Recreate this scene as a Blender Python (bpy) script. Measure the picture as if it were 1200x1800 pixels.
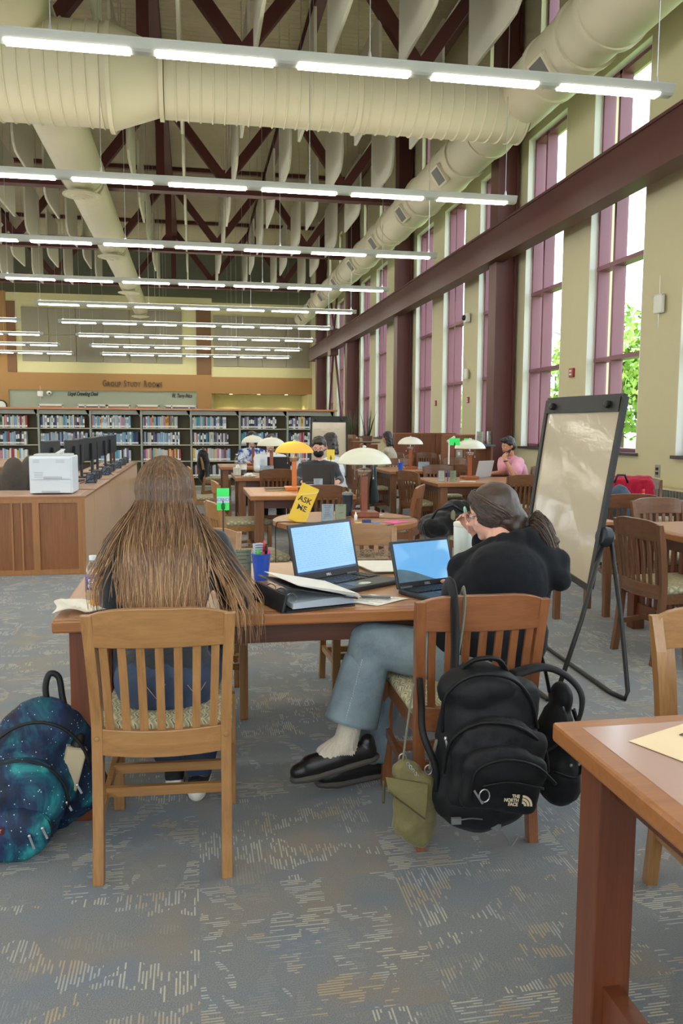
import bpy, bmesh, math, random
from mathutils import Vector, Matrix, Euler, noise as mnoise
random.seed(7)
PI = math.pi
for o in list(bpy.data.objects): bpy.data.objects.remove(o)
SC = bpy.context.scene
COL = SC.collection

# ---------------------------------------------------------------- camera
H = 1.42
YAW, PITCH, ROLL = .1781, .1034, .0049
_f = Vector((math.sin(YAW)*math.cos(PITCH), math.cos(YAW)*math.cos(PITCH), -math.sin(PITCH)))
_r = Vector((math.cos(YAW), -math.sin(YAW), 0)); _u = _r.cross(_f)
_r2 = _r*math.cos(ROLL)+_u*math.sin(ROLL); _u2 = -_r*math.sin(ROLL)+_u*math.cos(ROLL)
cd = bpy.data.cameras.new('camera'); cam = bpy.data.objects.new('camera', cd); COL.objects.link(cam)
M = Matrix((_r2, _u2, -_f)).transposed().to_4x4(); M.translation = Vector((0, 0, H)); cam.matrix_world = M
cd.sensor_fit = 'VERTICAL'; cd.sensor_height = 36; cd.lens = 36*1444/1800; cd.clip_start = .05; cd.clip_end = 400
SC.camera = cam
# ---------------------------------------------------------------- light
vs = SC.view_settings
vs.view_transform = 'Standard'; vs.look = 'None'; vs.gamma = 1; vs.use_curve_mapping = False
vs.exposure = 0.12
WORLD_STRENGTH = 6.5
LED_STRENGTH = 24
w = bpy.data.worlds.new('sky'); SC.world = w; w.use_nodes = True
nt = w.node_tree; bg = nt.nodes['Background']
bg.inputs[1].default_value = WORLD_STRENGTH
tc = nt.nodes.new('ShaderNodeTexCoord'); sx = nt.nodes.new('ShaderNodeSeparateXYZ'); cr = nt.nodes.new('ShaderNodeValToRGB')
nt.links.new(tc.outputs['Generated'], sx.inputs[0]); nt.links.new(sx.outputs[2], cr.inputs[0]); nt.links.new(cr.outputs[0], bg.inputs[0])
cr.color_ramp.elements[0].position = 0; cr.color_ramp.elements[0].color = (.95, .97, 1, 1)
cr.color_ramp.elements[1].position = .8; cr.color_ramp.elements[1].color = (.62, .80, 1, 1)
sd = bpy.data.lights.new('sun', 'SUN'); sd.energy = 10; sd.angle = .01; sd.color = (1, .95, .85)
sun = bpy.data.objects.new('sun', sd); COL.objects.link(sun)
sun.rotation_euler = Vector((-.42, .12, .9)).to_track_quat('Z', 'Y').to_euler()

# ---------------------------------------------------------------- helpers
def lin(c):
    return tuple(((v/255)/12.92 if v/255 <= .04045 else ((v/255+.055)/1.055)**2.4) for v in c)
class NB:
    def __init__(s, name):
        s.m = bpy.data.materials.new(name); s.m.use_nodes = True; s.t = s.m.node_tree
        s.b = s.t.nodes['Principled BSDF']; s.n = s.t.nodes; s.l = s.t.links
    def node(s, k, **kw):
        n = s.n.new(k)
        for a, v in kw.items(): setattr(n, a, v)
        return n
    def link(s, a, b): s.l.new(a, b)
    def math(s, op, a, b=None, c=None, clamp=False):
        n = s.n.new('ShaderNodeMath'); n.operation = op; n.use_clamp = clamp
        for i, v in enumerate((a, b, c)):
            if v is None: continue
            if isinstance(v, (int, float)): n.inputs[i].default_value = v
            else: s.l.new(v, n.inputs[i])
        return n.outputs[0]
    def mix(s, f, a, b):
        n = s.n.new('ShaderNodeMix'); n.data_type = 'RGBA'
        for i, v in ((0, f), (6, a), (7, b)):
            if isinstance(v, (int, float)): n.inputs[i].default_value = v
            elif isinstance(v, tuple): n.inputs[i].default_value = (*v, 1)
            else: s.l.new(v, n.inputs[i])
        return n.outputs[2]
    def coord(s, scale=(1, 1, 1), kind='Object', rot=(0, 0, 0)):
        t = s.n.new('ShaderNodeTexCoord'); m = s.n.new('ShaderNodeMapping')
        m.inputs['Scale'].default_value = scale; m.inputs['Rotation'].default_value = rot
        s.l.new(t.outputs[kind], m.inputs[0]); return m.outputs[0]
    def noise(s, vec, scale, detail=3, rough=.5, dist=0):
        n = s.n.new('ShaderNodeTexNoise'); s.l.new(vec, n.inputs['Vector'])
        n.inputs['Scale'].default_value = scale; n.inputs['Detail'].default_value = detail
        n.inputs['Roughness'].default_value = rough; n.inputs['Distortion'].default_value = dist; return n.outputs[0]
    def ramp(s, v, pts):
        n = s.n.new('ShaderNodeValToRGB'); s.l.new(v, n.inputs[0]); e = n.color_ramp.elements
        while len(e) < len(pts): e.new(.5)
        for i, (p, c) in enumerate(pts):
            e[i].position = p; e[i].color = (*c, 1) if isinstance(c, tuple) else (c, c, c, 1)
        return n.outputs[0]
    def bump(s, h, st=.3, d=.01):
        n = s.n.new('ShaderNodeBump'); s.l.new(h, n.inputs['Height']); n.inputs['Strength'].default_value = st
        n.inputs['Distance'].default_value = d; s.l.new(n.outputs[0], s.b.inputs['Normal'])
    def col(s, v):
        if isinstance(v, tuple): s.b.inputs['Base Color'].default_value = (*v, 1)
        else: s.l.new(v, s.b.inputs['Base Color'])
    def rough(s, v):
        if isinstance(v, (int, float)): s.b.inputs['Roughness'].default_value = v
        else: s.l.new(v, s.b.inputs['Roughness'])
MATS = {}
def mat(name, rgb, rough=.6, metal=0, var=.08, scale=6, bump=0, bscale=60, coat=0, emit=0, spec=.5):
    """plain procedural paint / fabric / plastic"""
    if name in MATS: return MATS[name]
    b = NB(name); c = lin(rgb); v = b.coord()
    if var:
        n = b.noise(v, scale, 4)
        b.col(b.mix(n, tuple(x*(1-var) for x in c), tuple(min(1, x*(1+var)) for x in c)))
    else: b.col(c)
    b.rough(rough); b.b.inputs['Metallic'].default_value = metal; b.b.inputs['Specular IOR Level'].default_value = spec
    if coat: b.b.inputs['Coat Weight'].default_value = coat; b.b.inputs['Coat Roughness'].default_value = .15
    if bump: b.bump(b.noise(v, bscale, 2), bump, .004)
    if emit:
        b.b.inputs['Emission Color'].default_value = (*c, 1); b.b.inputs['Emission Strength'].default_value = emit
    MATS[name] = b.m; return b.m
def wood(name, a, bb, axis=2, rough=.35, coat=.25, sc=1, bmp=.08):
    if name in MATS: return MATS[name]
    b = NB(name); s = [26*sc, 26*sc, 26*sc]; s[axis] = 1.6*sc
    v = b.coord(tuple(s)); n = b.noise(v, 1.3, 5, .6, .8); v2 = b.coord(tuple(x*4 for x in s)); n2 = b.noise(v2, 1.5, 3, .6)
    m = b.math('ADD', b.math('MULTIPLY', n, .7), b.math('MULTIPLY', n2, .3))
    b.col(b.ramp(m, [(.3, lin(a)), (.7, lin(bb))])); b.rough(rough)
    b.b.inputs['Coat Weight'].default_value = coat; b.b.inputs['Coat Roughness'].default_value = .2
    (b.bump(n2, bmp, .002) if bmp else None); MATS[name] = b.m; return b.m

class MB:
    def __init__(s): s.v = []; s.f = []; s.mi = []; s.cur = 0
    def add(s, vs, fs, mi=None):
        o = len(s.v); s.v += [tuple(v) for v in vs]; s.f += [tuple(i+o for i in f) for f in fs]
        s.mi += [s.cur if mi is None else mi]*len(fs); return s
    def box(s, c, d, rot=None, bev=0, taper=1, mi=None):
        hx, hy, hz = d[0]/2, d[1]/2, d[2]/2
        if bev <= 0:
            vs = [Vector((x*hx*(taper if z > 0 else 1), y*hy*(taper if z > 0 else 1), z*hz)) for z in (-1, 1) for y in (-1, 1) for x in (-1, 1)]
            fs = [(0, 2, 3, 1), (4, 5, 7, 6), (0, 1, 5, 4), (2, 6, 7, 3), (0, 4, 6, 2), (1, 3, 7, 5)]
        else:
            bm = bmesh.new(); bmesh.ops.create_cube(bm, size=1)
            bmesh.ops.scale(bm, vec=d, verts=bm.verts)
            bmesh.ops.bevel(bm, geom=bm.edges[:], offset=min(bev, min(d)*.45), segments=2, affect='EDGES', profile=.5)
            bm.verts.index_update(); vs = [v.co.copy() for v in bm.verts]; fs = [tuple(v.index for v in f.verts) for f in bm.faces]; bm.free()
        if rot is not None:
            R = rot if isinstance(rot, Matrix) else Euler(rot).to_matrix()
            vs = [R @ v for v in vs]
        return s.add([v+Vector(c) for v in vs], fs, mi)
    def bx(s, x0, x1, y0, y1, z0, z1, bev=0, mi=None):
        return s.box(((x0+x1)/2, (y0+y1)/2, (z0+z1)/2), (abs(x1-x0), abs(y1-y0), abs(z1-z0)), None, bev, 1, mi)
    def bar(s, p, q, w, h, up=(0, 0, 1), mi=None, bev=0):
        p, q = Vector(p), Vector(q); d = q-p; L = d.length; z = d.normalized(); u = Vector(up)
        x = u.cross(z)
        if x.length < 1e-4: x = Vector((1, 0, 0)).cross(z)
        x.normalize(); y = z.cross(x); R = Matrix((x, y, z)).transposed()
        return s.box((p+q)/2, (w, h, L), R, bev, 1, mi)
    def tube(s, pts, r, n=8, caps=True, mi=None, squash=None, closed=False):
        pts = [Vector(p) for p in pts]; N = len(pts)
        if not hasattr(r, '__len__'): r = [r]*N
        vs = []; t0 = None; nx = None
        for i, p in enumerate(pts):
            if closed: t = (pts[(i+1) % N]-pts[i-1]).normalized()
            else: t = (pts[min(i+1, N-1)]-pts[max(i-1, 0)])
            if t.length < 1e-9: t = Vector((0, 0, 1))
            t.normalize()
            if nx is None:
                a = Vector((0, 0, 1)) if abs(t.z) < .9 else Vector((1, 0, 0)); nx = a.cross(t).normalized()
            else:
                nx = (nx-t*nx.dot(t))
                nx = nx.normalized() if nx.length > 1e-6 else Vector((1, 0, 0))
            ny = t.cross(nx)
            for k in range(n):
                a = 2*PI*k/n; q = nx*math.cos(a)*r[i]+ny*math.sin(a)*r[i]*(squash or 1); vs.append(p+q)
        fs = []
        for i in range(N-1 if not closed else N):
            j = (i+1) % N
            for k in range(n): fs.append((i*n+k, i*n+(k+1) % n, j*n+(k+1) % n, j*n+k))
        if caps and not closed:
            fs.append(tuple(range(n))[::-1]); fs.append(tuple((N-1)*n+k for k in range(n)))
        return s.add(vs, fs, mi)
    def stube(s, pts, r, n=8, squash=None, **kw):
        P_ = [Vector(p) for p in pts]; N = len(P_)
        if not hasattr(r, '__len__'): r = [r]*N
        if len(r) < N: r = list(r)+[r[-1]]*(N-len(r))
        Q = []; rr = []
        for i in range(N-1):
            a, b, c, d = P_[max(i-1, 0)], P_[i], P_[i+1], P_[min(i+2, N-1)]
            for q in range(6):
                u = q/6; Q.append(.5*((2*b)+(-a+c)*u+(2*a-5*b+4*c-d)*u*u+(-a+3*b-3*c+d)*u**3)); rr.append(r[i]*(1-u)+r[i+1]*u)
        return s.tube(Q+[P_[-1]], rr+[r[N-1]], n, squash=squash, **kw)
    def lathe(s, prof, c=(0, 0, 0), n=24, axis='Z', mi=None, R=None):
        vs = []; fs = []
        for r, z in prof:
            for k in range(n):
                a = 2*PI*k/n; v = Vector((r*math.cos(a), r*math.sin(a), z))
                if axis == 'X': v = Vector((v.z, v.x, v.y))
                if axis == 'Y': v = Vector((v.y, v.z, v.x))
                if R is not None: v = R @ v
                vs.append(v+Vector(c))
        for i in range(len(prof)-1):
            for k in range(n): fs.append((i*n+k, i*n+(k+1) % n, (i+1)*n+(k+1) % n, (i+1)*n+k))
        fs.append(tuple(range(n))[::-1]); fs.append(tuple((len(prof)-1)*n+k for k in range(n)))
        return s.add(vs, fs, mi)
    def ell(s, c, r, n=14, R=None, mi=None):
        vs = []; fs = []; m = n//2
        for i in range(1, m):
            th = PI*i/m
            for k in range(n):
                a = 2*PI*k/n; v = Vector((r[0]*math.sin(th)*math.cos(a), r[1]*math.sin(th)*math.sin(a), r[2]*math.cos(th)))
                vs.append((R @ v if R is not None else v)+Vector(c))
        top = Vector((0, 0, r[2])); 
        if R is not None: top = R @ top
        vs.append(Vector(c)+top); vs.append(Vector(c)-top); T = len(vs)-2
        for i in range(m-2):
            for k in range(n): fs.append((i*n+k, (i+1)*n+k, (i+1)*n+(k+1) % n, i*n+(k+1) % n))
        for k in range(n):
            fs.append((T, k, (k+1) % n)); fs.append((T+1, (m-2)*n+(k+1) % n, (m-2)*n+k))
        return s.add(vs, fs, mi)
    def cap(s, p, q, r0, r1=None, n=12):
        """tapered capsule"""
        p, q = Vector(p), Vector(q); r1 = r0 if r1 is None else r1; d = (q-p)
        if d.length < 1e-6: return s.ell(p, (r0, r0, r0), n)
        d.normalize(); pts = []; rs = []
        for a in (85, 60, 30): a = math.radians(a); pts.append(p-d*r0*math.sin(a)); rs.append(r0*math.cos(a))
        pts += [p, q]; rs += [r0, r1]
        for a in (30, 60, 85): a = math.radians(a); pts.append(q+d*r1*math.sin(a)); rs.append(r1*math.cos(a))
        return s.tube(pts, rs, n)
    def prism(s, poly, z0, z1, R=None, c=(0, 0, 0), mi=None):
        n = len(poly); vs = [Vector((x, y, z)) for z in (z0, z1) for x, y in poly]
        if R is not None: vs = [R @ v for v in vs]
        vs = [v+Vector(c) for v in vs]
        fs = [tuple(range(n))[::-1], tuple(range(n, 2*n))]+[(i, (i+1) % n, n+(i+1) % n, n+i) for i in range(n)]
        return s.add(vs, fs, mi)
    def grid(s, f, nu, nv, mi=None, closed_u=False):
        vs = [f(i/nu, j/nv) for j in range(nv+1) for i in range(nu+1)]
        fs = [(j*(nu+1)+i, j*(nu+1)+i+1, (j+1)*(nu+1)+i+1, (j+1)*(nu+1)+i) for j in range(nv) for i in range(nu)]
        return s.add(vs, fs, mi)
    def mesh(s, name, mats, smooth=False):
        me = bpy.data.meshes.new(name); me.from_pydata(s.v, [], s.f)
        for m in (mats if isinstance(mats, (list, tuple)) else [mats]): me.materials.append(m)
        if any(s.mi): me.polygons.foreach_set('material_index', s.mi)
        bm = bmesh.new(); bm.from_mesh(me); bmesh.ops.recalc_face_normals(bm, faces=bm.faces); bm.to_mesh(me); bm.free()
        if smooth: me.polygons.foreach_set('use_smooth', [True]*len(me.polygons))
        me.update(); return me
    def build(s, name, mats, parent=None, smooth=False, loc=None, rotz=0, auto=None, bevel=0):
        o = bpy.data.objects.new(name, s.mesh(name, mats, smooth or auto is not None)); COL.objects.link(o)
        if parent is not None: o.parent = parent
        if loc is not None: o.location = loc
        if rotz: o.rotation_euler = (0, 0, rotz)
        if bevel:
            m = o.modifiers.new('bevel', 'BEVEL'); m.width = bevel; m.segments = 2; m.limit_method = 'ANGLE'
        if auto is not None:
            me = o.data; bm = bmesh.new(); bm.from_mesh(me)
            for e in bm.edges:
                if len(e.link_faces) == 2 and e.calc_face_angle(0) > math.radians(auto): e.smooth = False
            bm.to_mesh(me); bm.free()
        return o
def blob(mb, name, mats, parent=None, voxel=.01, it=4, disp=0, dscale=8, thick=0, deform=None, fac=.6):
    """voxel-remeshed smooth union of the shapes in mb, baked"""
    me = mb.mesh(name, mats); o = bpy.data.objects.new(name, me); COL.objects.link(o)
    m = o.modifiers.new('r', 'REMESH'); m.mode = 'VOXEL'; m.voxel_size = voxel
    m = o.modifiers.new('s', 'SMOOTH'); m.iterations = it; m.factor = fac
    dg = bpy.context.evaluated_depsgraph_get(); nm = bpy.data.meshes.new_from_object(o.evaluated_get(dg))
    o.modifiers.clear(); o.data = nm; nm.name = name
    if disp or deform:
        nm.update(); nor = [v.normal.copy() for v in nm.vertices]
        for v, nn in zip(nm.vertices, nor):
            if deform: v.co = deform(v.co.copy(), nn)
            if disp: v.co = v.co+nn*(mnoise.noise(v.co*dscale)*disp+mnoise.noise(v.co*dscale*2.7)*disp*.4)
    nm.polygons.foreach_set('use_smooth', [True]*len(nm.polygons)); nm.update()
    if not nm.materials: 
        for q in (mats if isinstance(mats, (list, tuple)) else [mats]): nm.materials.append(q)
    if parent is not None: o.parent = parent
    return o
def thing(name, label, cat, loc=(0, 0, 0), rotz=0, group=None):
    o = bpy.data.objects.new(name, None); COL.objects.link(o); o.location = loc; o.rotation_euler = (0, 0, rotz)
    o.empty_display_size = .1
    return tag(o, label, cat, group)
def tag(o, label, cat, group=None, kind=None):
    o['label'] = label; o['category'] = cat
    if group: o['group'] = group
    if kind: o['kind'] = kind
    return o
def struct(o): o['kind'] = 'structure'; return o
KIDS = {}
def kids(o): return [c for c in bpy.data.objects if c.parent == o]
def copy_tree(o, loc=None, rotz=None, label=None, group=None, parent=None):
    c = o.copy(); COL.objects.link(c)
    if parent is not None: c.parent = parent
    if loc is not None: c.location = loc
    if rotz is not None: c.rotation_euler = (0, 0, rotz)
    if label: c['label'] = label
    if group: c['group'] = group
    if o.name not in KIDS: KIDS[o.name] = kids(o)
    for k in KIDS[o.name]: copy_tree(k, parent=c)
    return c
def text(s, size, name, m, parent=None, ext=.001, R=None, loc=(0, 0, 0), align='CENTER', shear=0, sx=1, spacing=1, bold=0):
    cu = bpy.data.curves.new(name, 'FONT'); cu.body = s; cu.size = size; cu.extrude = ext; cu.align_x = align; cu.align_y = 'CENTER'
    cu.shear = shear; cu.space_character = spacing; cu.offset = bold
    o = bpy.data.objects.new(name, cu); COL.objects.link(o)
    dg = bpy.context.evaluated_depsgraph_get(); me = bpy.data.meshes.new_from_object(o.evaluated_get(dg))
    bpy.data.objects.remove(o); me.materials.clear(); me.materials.append(m)
    me.transform(Matrix.Diagonal((sx, 1, 1, 1)))
    o = bpy.data.objects.new(name, me); COL.objects.link(o)
    if R is not None: o.rotation_euler = R
    o.location = loc
    if parent is not None: o.parent = parent
    return o
def basis(z, up=(0, 0, 1)):
    z = Vector(z).normalized(); x = Vector(up).cross(z).normalized(); y = z.cross(x); return Matrix((x, y, z)).transposed()
ORD = ['zeroth', 'first', 'second', 'third', 'fourth', 'fifth', 'sixth', 'seventh', 'eighth', 'ninth', 'tenth', 'eleventh', 'twelfth', 'thirteenth', 'fourteenth', 'fifteenth', 'sixteenth', 'seventeenth', 'eighteenth', 'nineteenth', 'twentieth', 'twenty-first', 'twenty-second', 'twenty-third', 'twenty-fourth', 'twenty-fifth', 'twenty-sixth', 'twenty-seventh', 'twenty-eighth', 'twenty-ninth', 'thirtieth', 'thirty-first', 'thirty-second', 'thirty-third', 'thirty-fourth']
# ================================================================ materials of the room
m_cream = mat('wall_cream', (200, 192, 156), .85, var=.03)
m_tan = mat('wall_tan', (166, 126, 78), .85, var=.03)
m_brown = mat('wall_brown', (120, 88, 60), .8, var=.03)
m_sage = mat('wall_sage', (158, 164, 144), .85, var=.03)
m_panelgrey = mat('acoustic_panel_grey', (148, 142, 124), .95, var=.04, bump=.2)
m_steel = mat('oxide_red_steel', (84, 38, 35), .5, var=.08)
m_mauve = mat('mauve_window_frame', (126, 74, 88), .45, var=.04)
m_white = mat('white_paint', (225, 225, 215), .6, var=.02)
m_black = mat('black_plastic', (22, 22, 24), .45, var=.1)
m_duct = mat('cream_duct_paint', (200, 192, 165), .55, var=.04, scale=2)
m_alu = mat('aluminium', (190, 192, 195), .35, metal=.8, var=.03)
m_darkgap = mat('dark_recess', (40, 38, 36), .9)
m_grill = mat('grille_grey', (95, 95, 92), .6)
def glass_mat():
    b = NB('window_glass'); n = b.n
    tr = b.node('ShaderNodeBsdfTransparent'); gl = b.node('ShaderNodeBsdfGlossy'); mx = b.node('ShaderNodeMixShader'); fr = b.node('ShaderNodeLayerWeight')
    fr.inputs[0].default_value = .5; fac = b.math('MULTIPLY_ADD', b.math('POWER', fr.outputs['Facing'], 5), .9, .03); gl.inputs['Roughness'].default_value = .02
    tr.inputs[0].default_value = (.93, .96, .96, 1)
    b.link(fac, mx.inputs[0]); b.link(tr.outputs[0], mx.inputs[1]); b.link(gl.outputs[0], mx.inputs[2])
    b.link(mx.outputs[0], n['Material Output'].inputs[0]); return b.m
m_glass = glass_mat()
def carpet():
    b = NB('carpet_tiles')
    tcn = b.node('ShaderNodeTexCoord'); sp = b.node('ShaderNodeSeparateXYZ'); b.link(tcn.outputs['Object'], sp.inputs[0])
    T = .61
    # rotate the whole grid slightly
    x, y = sp.outputs[0], sp.outputs[1]
    ix = b.math('FLOOR', b.math('DIVIDE', x, T)); iy = b.math('FLOOR', b.math('DIVIDE', y, T))
    par = b.math('MODULO', b.math('ABSOLUTE', b.math('ADD', ix, iy)), 2)
    cmb = b.node('ShaderNodeCombineXYZ'); b.link(ix, cmb.inputs[0]); b.link(iy, cmb.inputs[1])
    wn = b.node('ShaderNodeTexWhiteNoise'); b.link(cmb.outputs[0], wn.inputs[0]); rnd = wn.outputs[0]
    # u runs along the dashes, v across
    def sel(a, c): return b.math('ADD', b.math('MULTIPLY', a, b.math('SUBTRACT', 1, par)), b.math('MULTIPLY', c, par))
    u = sel(y, x); v = sel(x, y)
    def vec(su, sv, off=0):
        c = b.node('ShaderNodeCombineXYZ'); b.link(b.math('MULTIPLY', u, su), c.inputs[0]); b.link(b.math('MULTIPLY', v, sv), c.inputs[1])
        b.link(b.math('ADD', b.math('MULTIPLY', rnd, 50), off), c.inputs[2]); return c.outputs[0]
    P = .0095
    row = b.math('FLOOR', b.math('DIVIDE', v, P)); fr = b.math('FRACT', b.math('DIVIDE', v, P))
    stripe = b.math('LESS_THAN', b.math('ABSOLUTE', b.math('SUBTRACT', fr, .5)), .24)
    cv = b.node('ShaderNodeCombineXYZ'); b.link(b.math('MULTIPLY', u, 16), cv.inputs[0]); b.link(b.math('MULTIPLY', row, 7.31), cv.inputs[1]); b.link(rnd, cv.inputs[2])
    dn = b.noise(cv.outputs[0], 1.0, 0)
    dash = b.math('GREATER_THAN', dn, .48)
    blobn = b.noise(vec(6.5, 4.5), 1.2, 2, .5, .6); blob1 = b.math('GREATER_THAN', blobn, .525)
    blobm = b.noise(vec(9, 5, 13), 1.0, 2); blob2 = b.math('GREATER_THAN', blobm, .56)
    grain = b.noise(b.coord((1, 1, 1)), 260, 2, .6)
    grain2 = b.noise(b.coord((1, 1, 1)), 3.2, 2)
    basec = b.ramp(grain, [(.3, lin((96, 100, 105))), (.7, lin((140, 143, 147)))])
    tint = b.noise(vec(3.2, 3.2, 4), 1, 1)
    basec = b.mix(b.ramp(tint, [(.5, 0.), (.68, .4)]), basec, lin((150, 128, 98)))
    tint2 = b.noise(vec(3.5, 4, 31), 1, 1)
    basec = b.mix(b.ramp(tint2, [(.5, 0.), (.68, .45)]), basec, lin((98, 116, 142)))
    m1 = b.math('MULTIPLY', b.math('MULTIPLY', stripe, dash), blob1)
    cdash = b.ramp(b.noise(vec(5, 5, 77), 1, 1), [(.42, lin((205, 198, 175))), (.5, lin((178, 186, 196))), (.6, lin((190, 165, 125)))])
    c = b.mix(b.math('MULTIPLY', m1, .8), basec, cdash)
    m2 = b.math('MULTIPLY', b.math('MULTIPLY', stripe, b.math('GREATER_THAN', dn, .42)), blob2)
    c = b.mix(b.math('MULTIPLY', m2, .3), c, lin((160, 158, 148)))
    c = b.mix(b.math('MULTIPLY', grain, .35), c, (.035, .038, .04))
    b.col(c); b.rough(.95); b.b.inputs['Specular IOR Level'].default_value = .15
    b.b.inputs['Sheen Weight'].default_value = .25; b.b.inputs['Sheen Roughness'].default_value = .6
    b.bump(b.math('ADD', grain, b.math('MULTIPLY', m1, .6)), .5, .004); return b.m
m_carpet = carpet()
def deck_mat():
    b = NB('ribbed_roof_deck'); v = b.coord(); sp = b.node('ShaderNodeSeparateXYZ'); b.link(v, sp.inputs[0])
    f = b.math('FRACT', b.math('DIVIDE', sp.outputs[1], .19)); h = b.math('LESS_THAN', b.math('ABSOLUTE', b.math('SUBTRACT', f, .5)), .3)
    n = b.noise(v, 3, 3)
    b.col(b.mix(n, lin((176, 164, 132)), lin((196, 186, 156)))); b.rough(.7); return b.m
m_deck = deck_mat()

XW = 5.8; YB = 40.6; XL = -14; YR = -7; ZT = 10.0
# floor
MB().bx(XL-.3, XW+.4, YR-.3, YB+3, -.2, 0).build('floor', m_carpet)['kind'] = 'structure'
# ceiling: ribbed deck, real ribs running across the room
cb = MB(); y = YR
prof = []
while y < YB+3:
    for dy, z in ((0, ZT), (.05, ZT+.045), (.14, ZT+.045), (.19, ZT)): prof.append((y+dy, z))
    y += .19*1.0
vs = [(x, yy, zz) for x in (XL-.3, XW+.4) for yy, zz in prof]; n = len(prof)
cb.add(vs, [(i, i+1, n+i+1, n+i) for i in range(n-1)]); cb.bx(XL-.3, XW+.4, YR-.3, YB+3, ZT+.06, ZT+.3)
struct(cb.build('ceiling', m_deck))
# roof purlin seams on the deck
# ---- right wall with windows
WIN = [(10.11+2.42*(k-1), 11.61+2.42*(k-1)) for k in range(-6, 13)]   # k=0 -> first right of easel
WIN = [wv for wv in WIN if wv[0] > YR+.3 and wv[1] < YB-.1]
Z0, Z1 = 1.09, 6.38; CZ0, CZ1 = 7.75, 9.0; TH = .42
wb = MB()
wb.bx(XW, XW+TH, YR, YB+3, 0, Z0); wb.bx(XW, XW+TH, YR, YB+3, Z1, CZ0); wb.bx(XW, XW+TH, YR, YB+3, CZ1, ZT+.05)
ye = YR
for a, c in WIN: wb.bx(XW, XW+TH, ye, a, Z0, Z1); ye = c
wb.bx(XW, XW+TH, ye, YB+3, Z0, Z1)
ye = YR
CL = []
for a, c in WIN:
    mdl = (a+c)/2
    CL.append((mdl-.32, mdl+.38))
for a, c in CL: wb.bx(XW, XW+TH, ye, a, CZ0, CZ1); ye = c
wb.bx(XW, XW+TH, ye, YB+3, CZ0, CZ1)
struct(wb.build('wall_right', m_cream))
# windows
def window(i, a, c, z0, z1, small=False):
    fr = MB(); X0 = XW+.12; X1 = XW+.30; t = .05
    fr.bx(X0, X1, a, a+t+.02, z0, z1); fr.bx(X0, X1, c-t, c, z0, z1); fr.bx(X0, X1, a, c, z0, z0+.05); fr.bx(X0, X1, a, c, z1-.06, z1)
    if not small:
        ym = a+.98
        fr.bx(X0-.0, X1, ym, ym+.06, z0, z1)
        for zt in (2.42, 3.75, 5.08): fr.bx(X0-.01, X1, a, c, zt-.03, zt+.03)
    o = fr.build('window_%d' % i, m_mauve); struct(o)
    g = MB(); g.bx(X1-.03, X1-.02, a+.03, c-.03, z0+.03, z1-.03); g.build('pane', m_glass, o)
    if not small:
        s = MB(); s.bx(XW-.05, XW+.13, a-.06, c+.04, z0-.04, z0); s.build('window_sill', mat('sill_dark', (70, 62, 62), .4), o)
        l = MB()   # white jamb lining on the reveals and the head
        l.bx(XW-.004, X0, c-.006, c+.004, z0, z1); l.bx(XW-.004, X0, a-.004, a+.006, z0, z1); l.bx(XW-.004, X0, a, c, z1-.006, z1+.004)
        l.build('jamb', m_white, o)
    return o
i = 1
for (a, c) in WIN:
    window(i, a, c, Z0, Z1); i += 1
for (a, c) in CL:
    window(i, a, c, CZ0, CZ1, True); i += 1
# rear wall (behind the camera) and left wall, both with window bays, out of frame
rb = MB(); rb.bx(XL-.3, XW+.4, YR-.3, YR, 0, .9); rb.bx(XL-.3, XW+.4, YR-.3, YR, 6.4, ZT+.05)
x = XL-.3
k0 = i
for k in range(7):
    a = XL+1+2.8*k; rb.bx(x, a, YR-.3, YR, .9, 6.4); x = a+2.0
    f = MB(); f.bx(a, a+.08, YR-.2, YR-.05, .9, 6.4); f.bx(a+1.92, a+2, YR-.2, YR-.05, .9, 6.4); f.bx(a+.96, a+1.04, YR-.2, YR-.05, .9, 6.4)
    for zz in (.94, 3, 5, 6.36): f.bx(a, a+2, YR-.2, YR-.05, zz-.04, zz+.04)
    o = struct(f.build('window_%d' % i, m_mauve)); i += 1
    MB().bx(a+.03, a+1.97, YR-.13, YR-.12, .93, 6.37).build('pane', m_glass, o)
rb.bx(x, XW+.4, YR-.3, YR, .9, 6.4)
struct(rb.build('wall_rear', m_cream))
lb = MB(); lb.bx(XL-.3, XL, YR, YB+3, 0, .9); lb.bx(XL-.3, XL, YR, YB+3, 4.0, ZT+.05)
y = YR
for k in range(12):
    a = YR+1+3.9*k; lb.bx(XL-.3, XL, y, a, .9, 4.0); y = a+2.6
    f = MB()
    for yy in (a+.04, a+1.3, a+2.56): f.bx(XL-.2, XL-.05, yy-.04, yy+.04, .9, 4)
    for zz in (.94, 2.5, 3.96): f.bx(XL-.2, XL-.05, a, a+2.6, zz-.04, zz+.04)
    o = struct(f.build('window_%d' % i, m_mauve)); i += 1
    MB().bx(XL-.13, XL-.12, a+.03, a+2.57, .93, 3.97).build('pane', m_glass, o)
lb.bx(XL-.3, XL, y, YB+3, .9, 4)
struct(lb.build('wall_left', m_cream))
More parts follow.
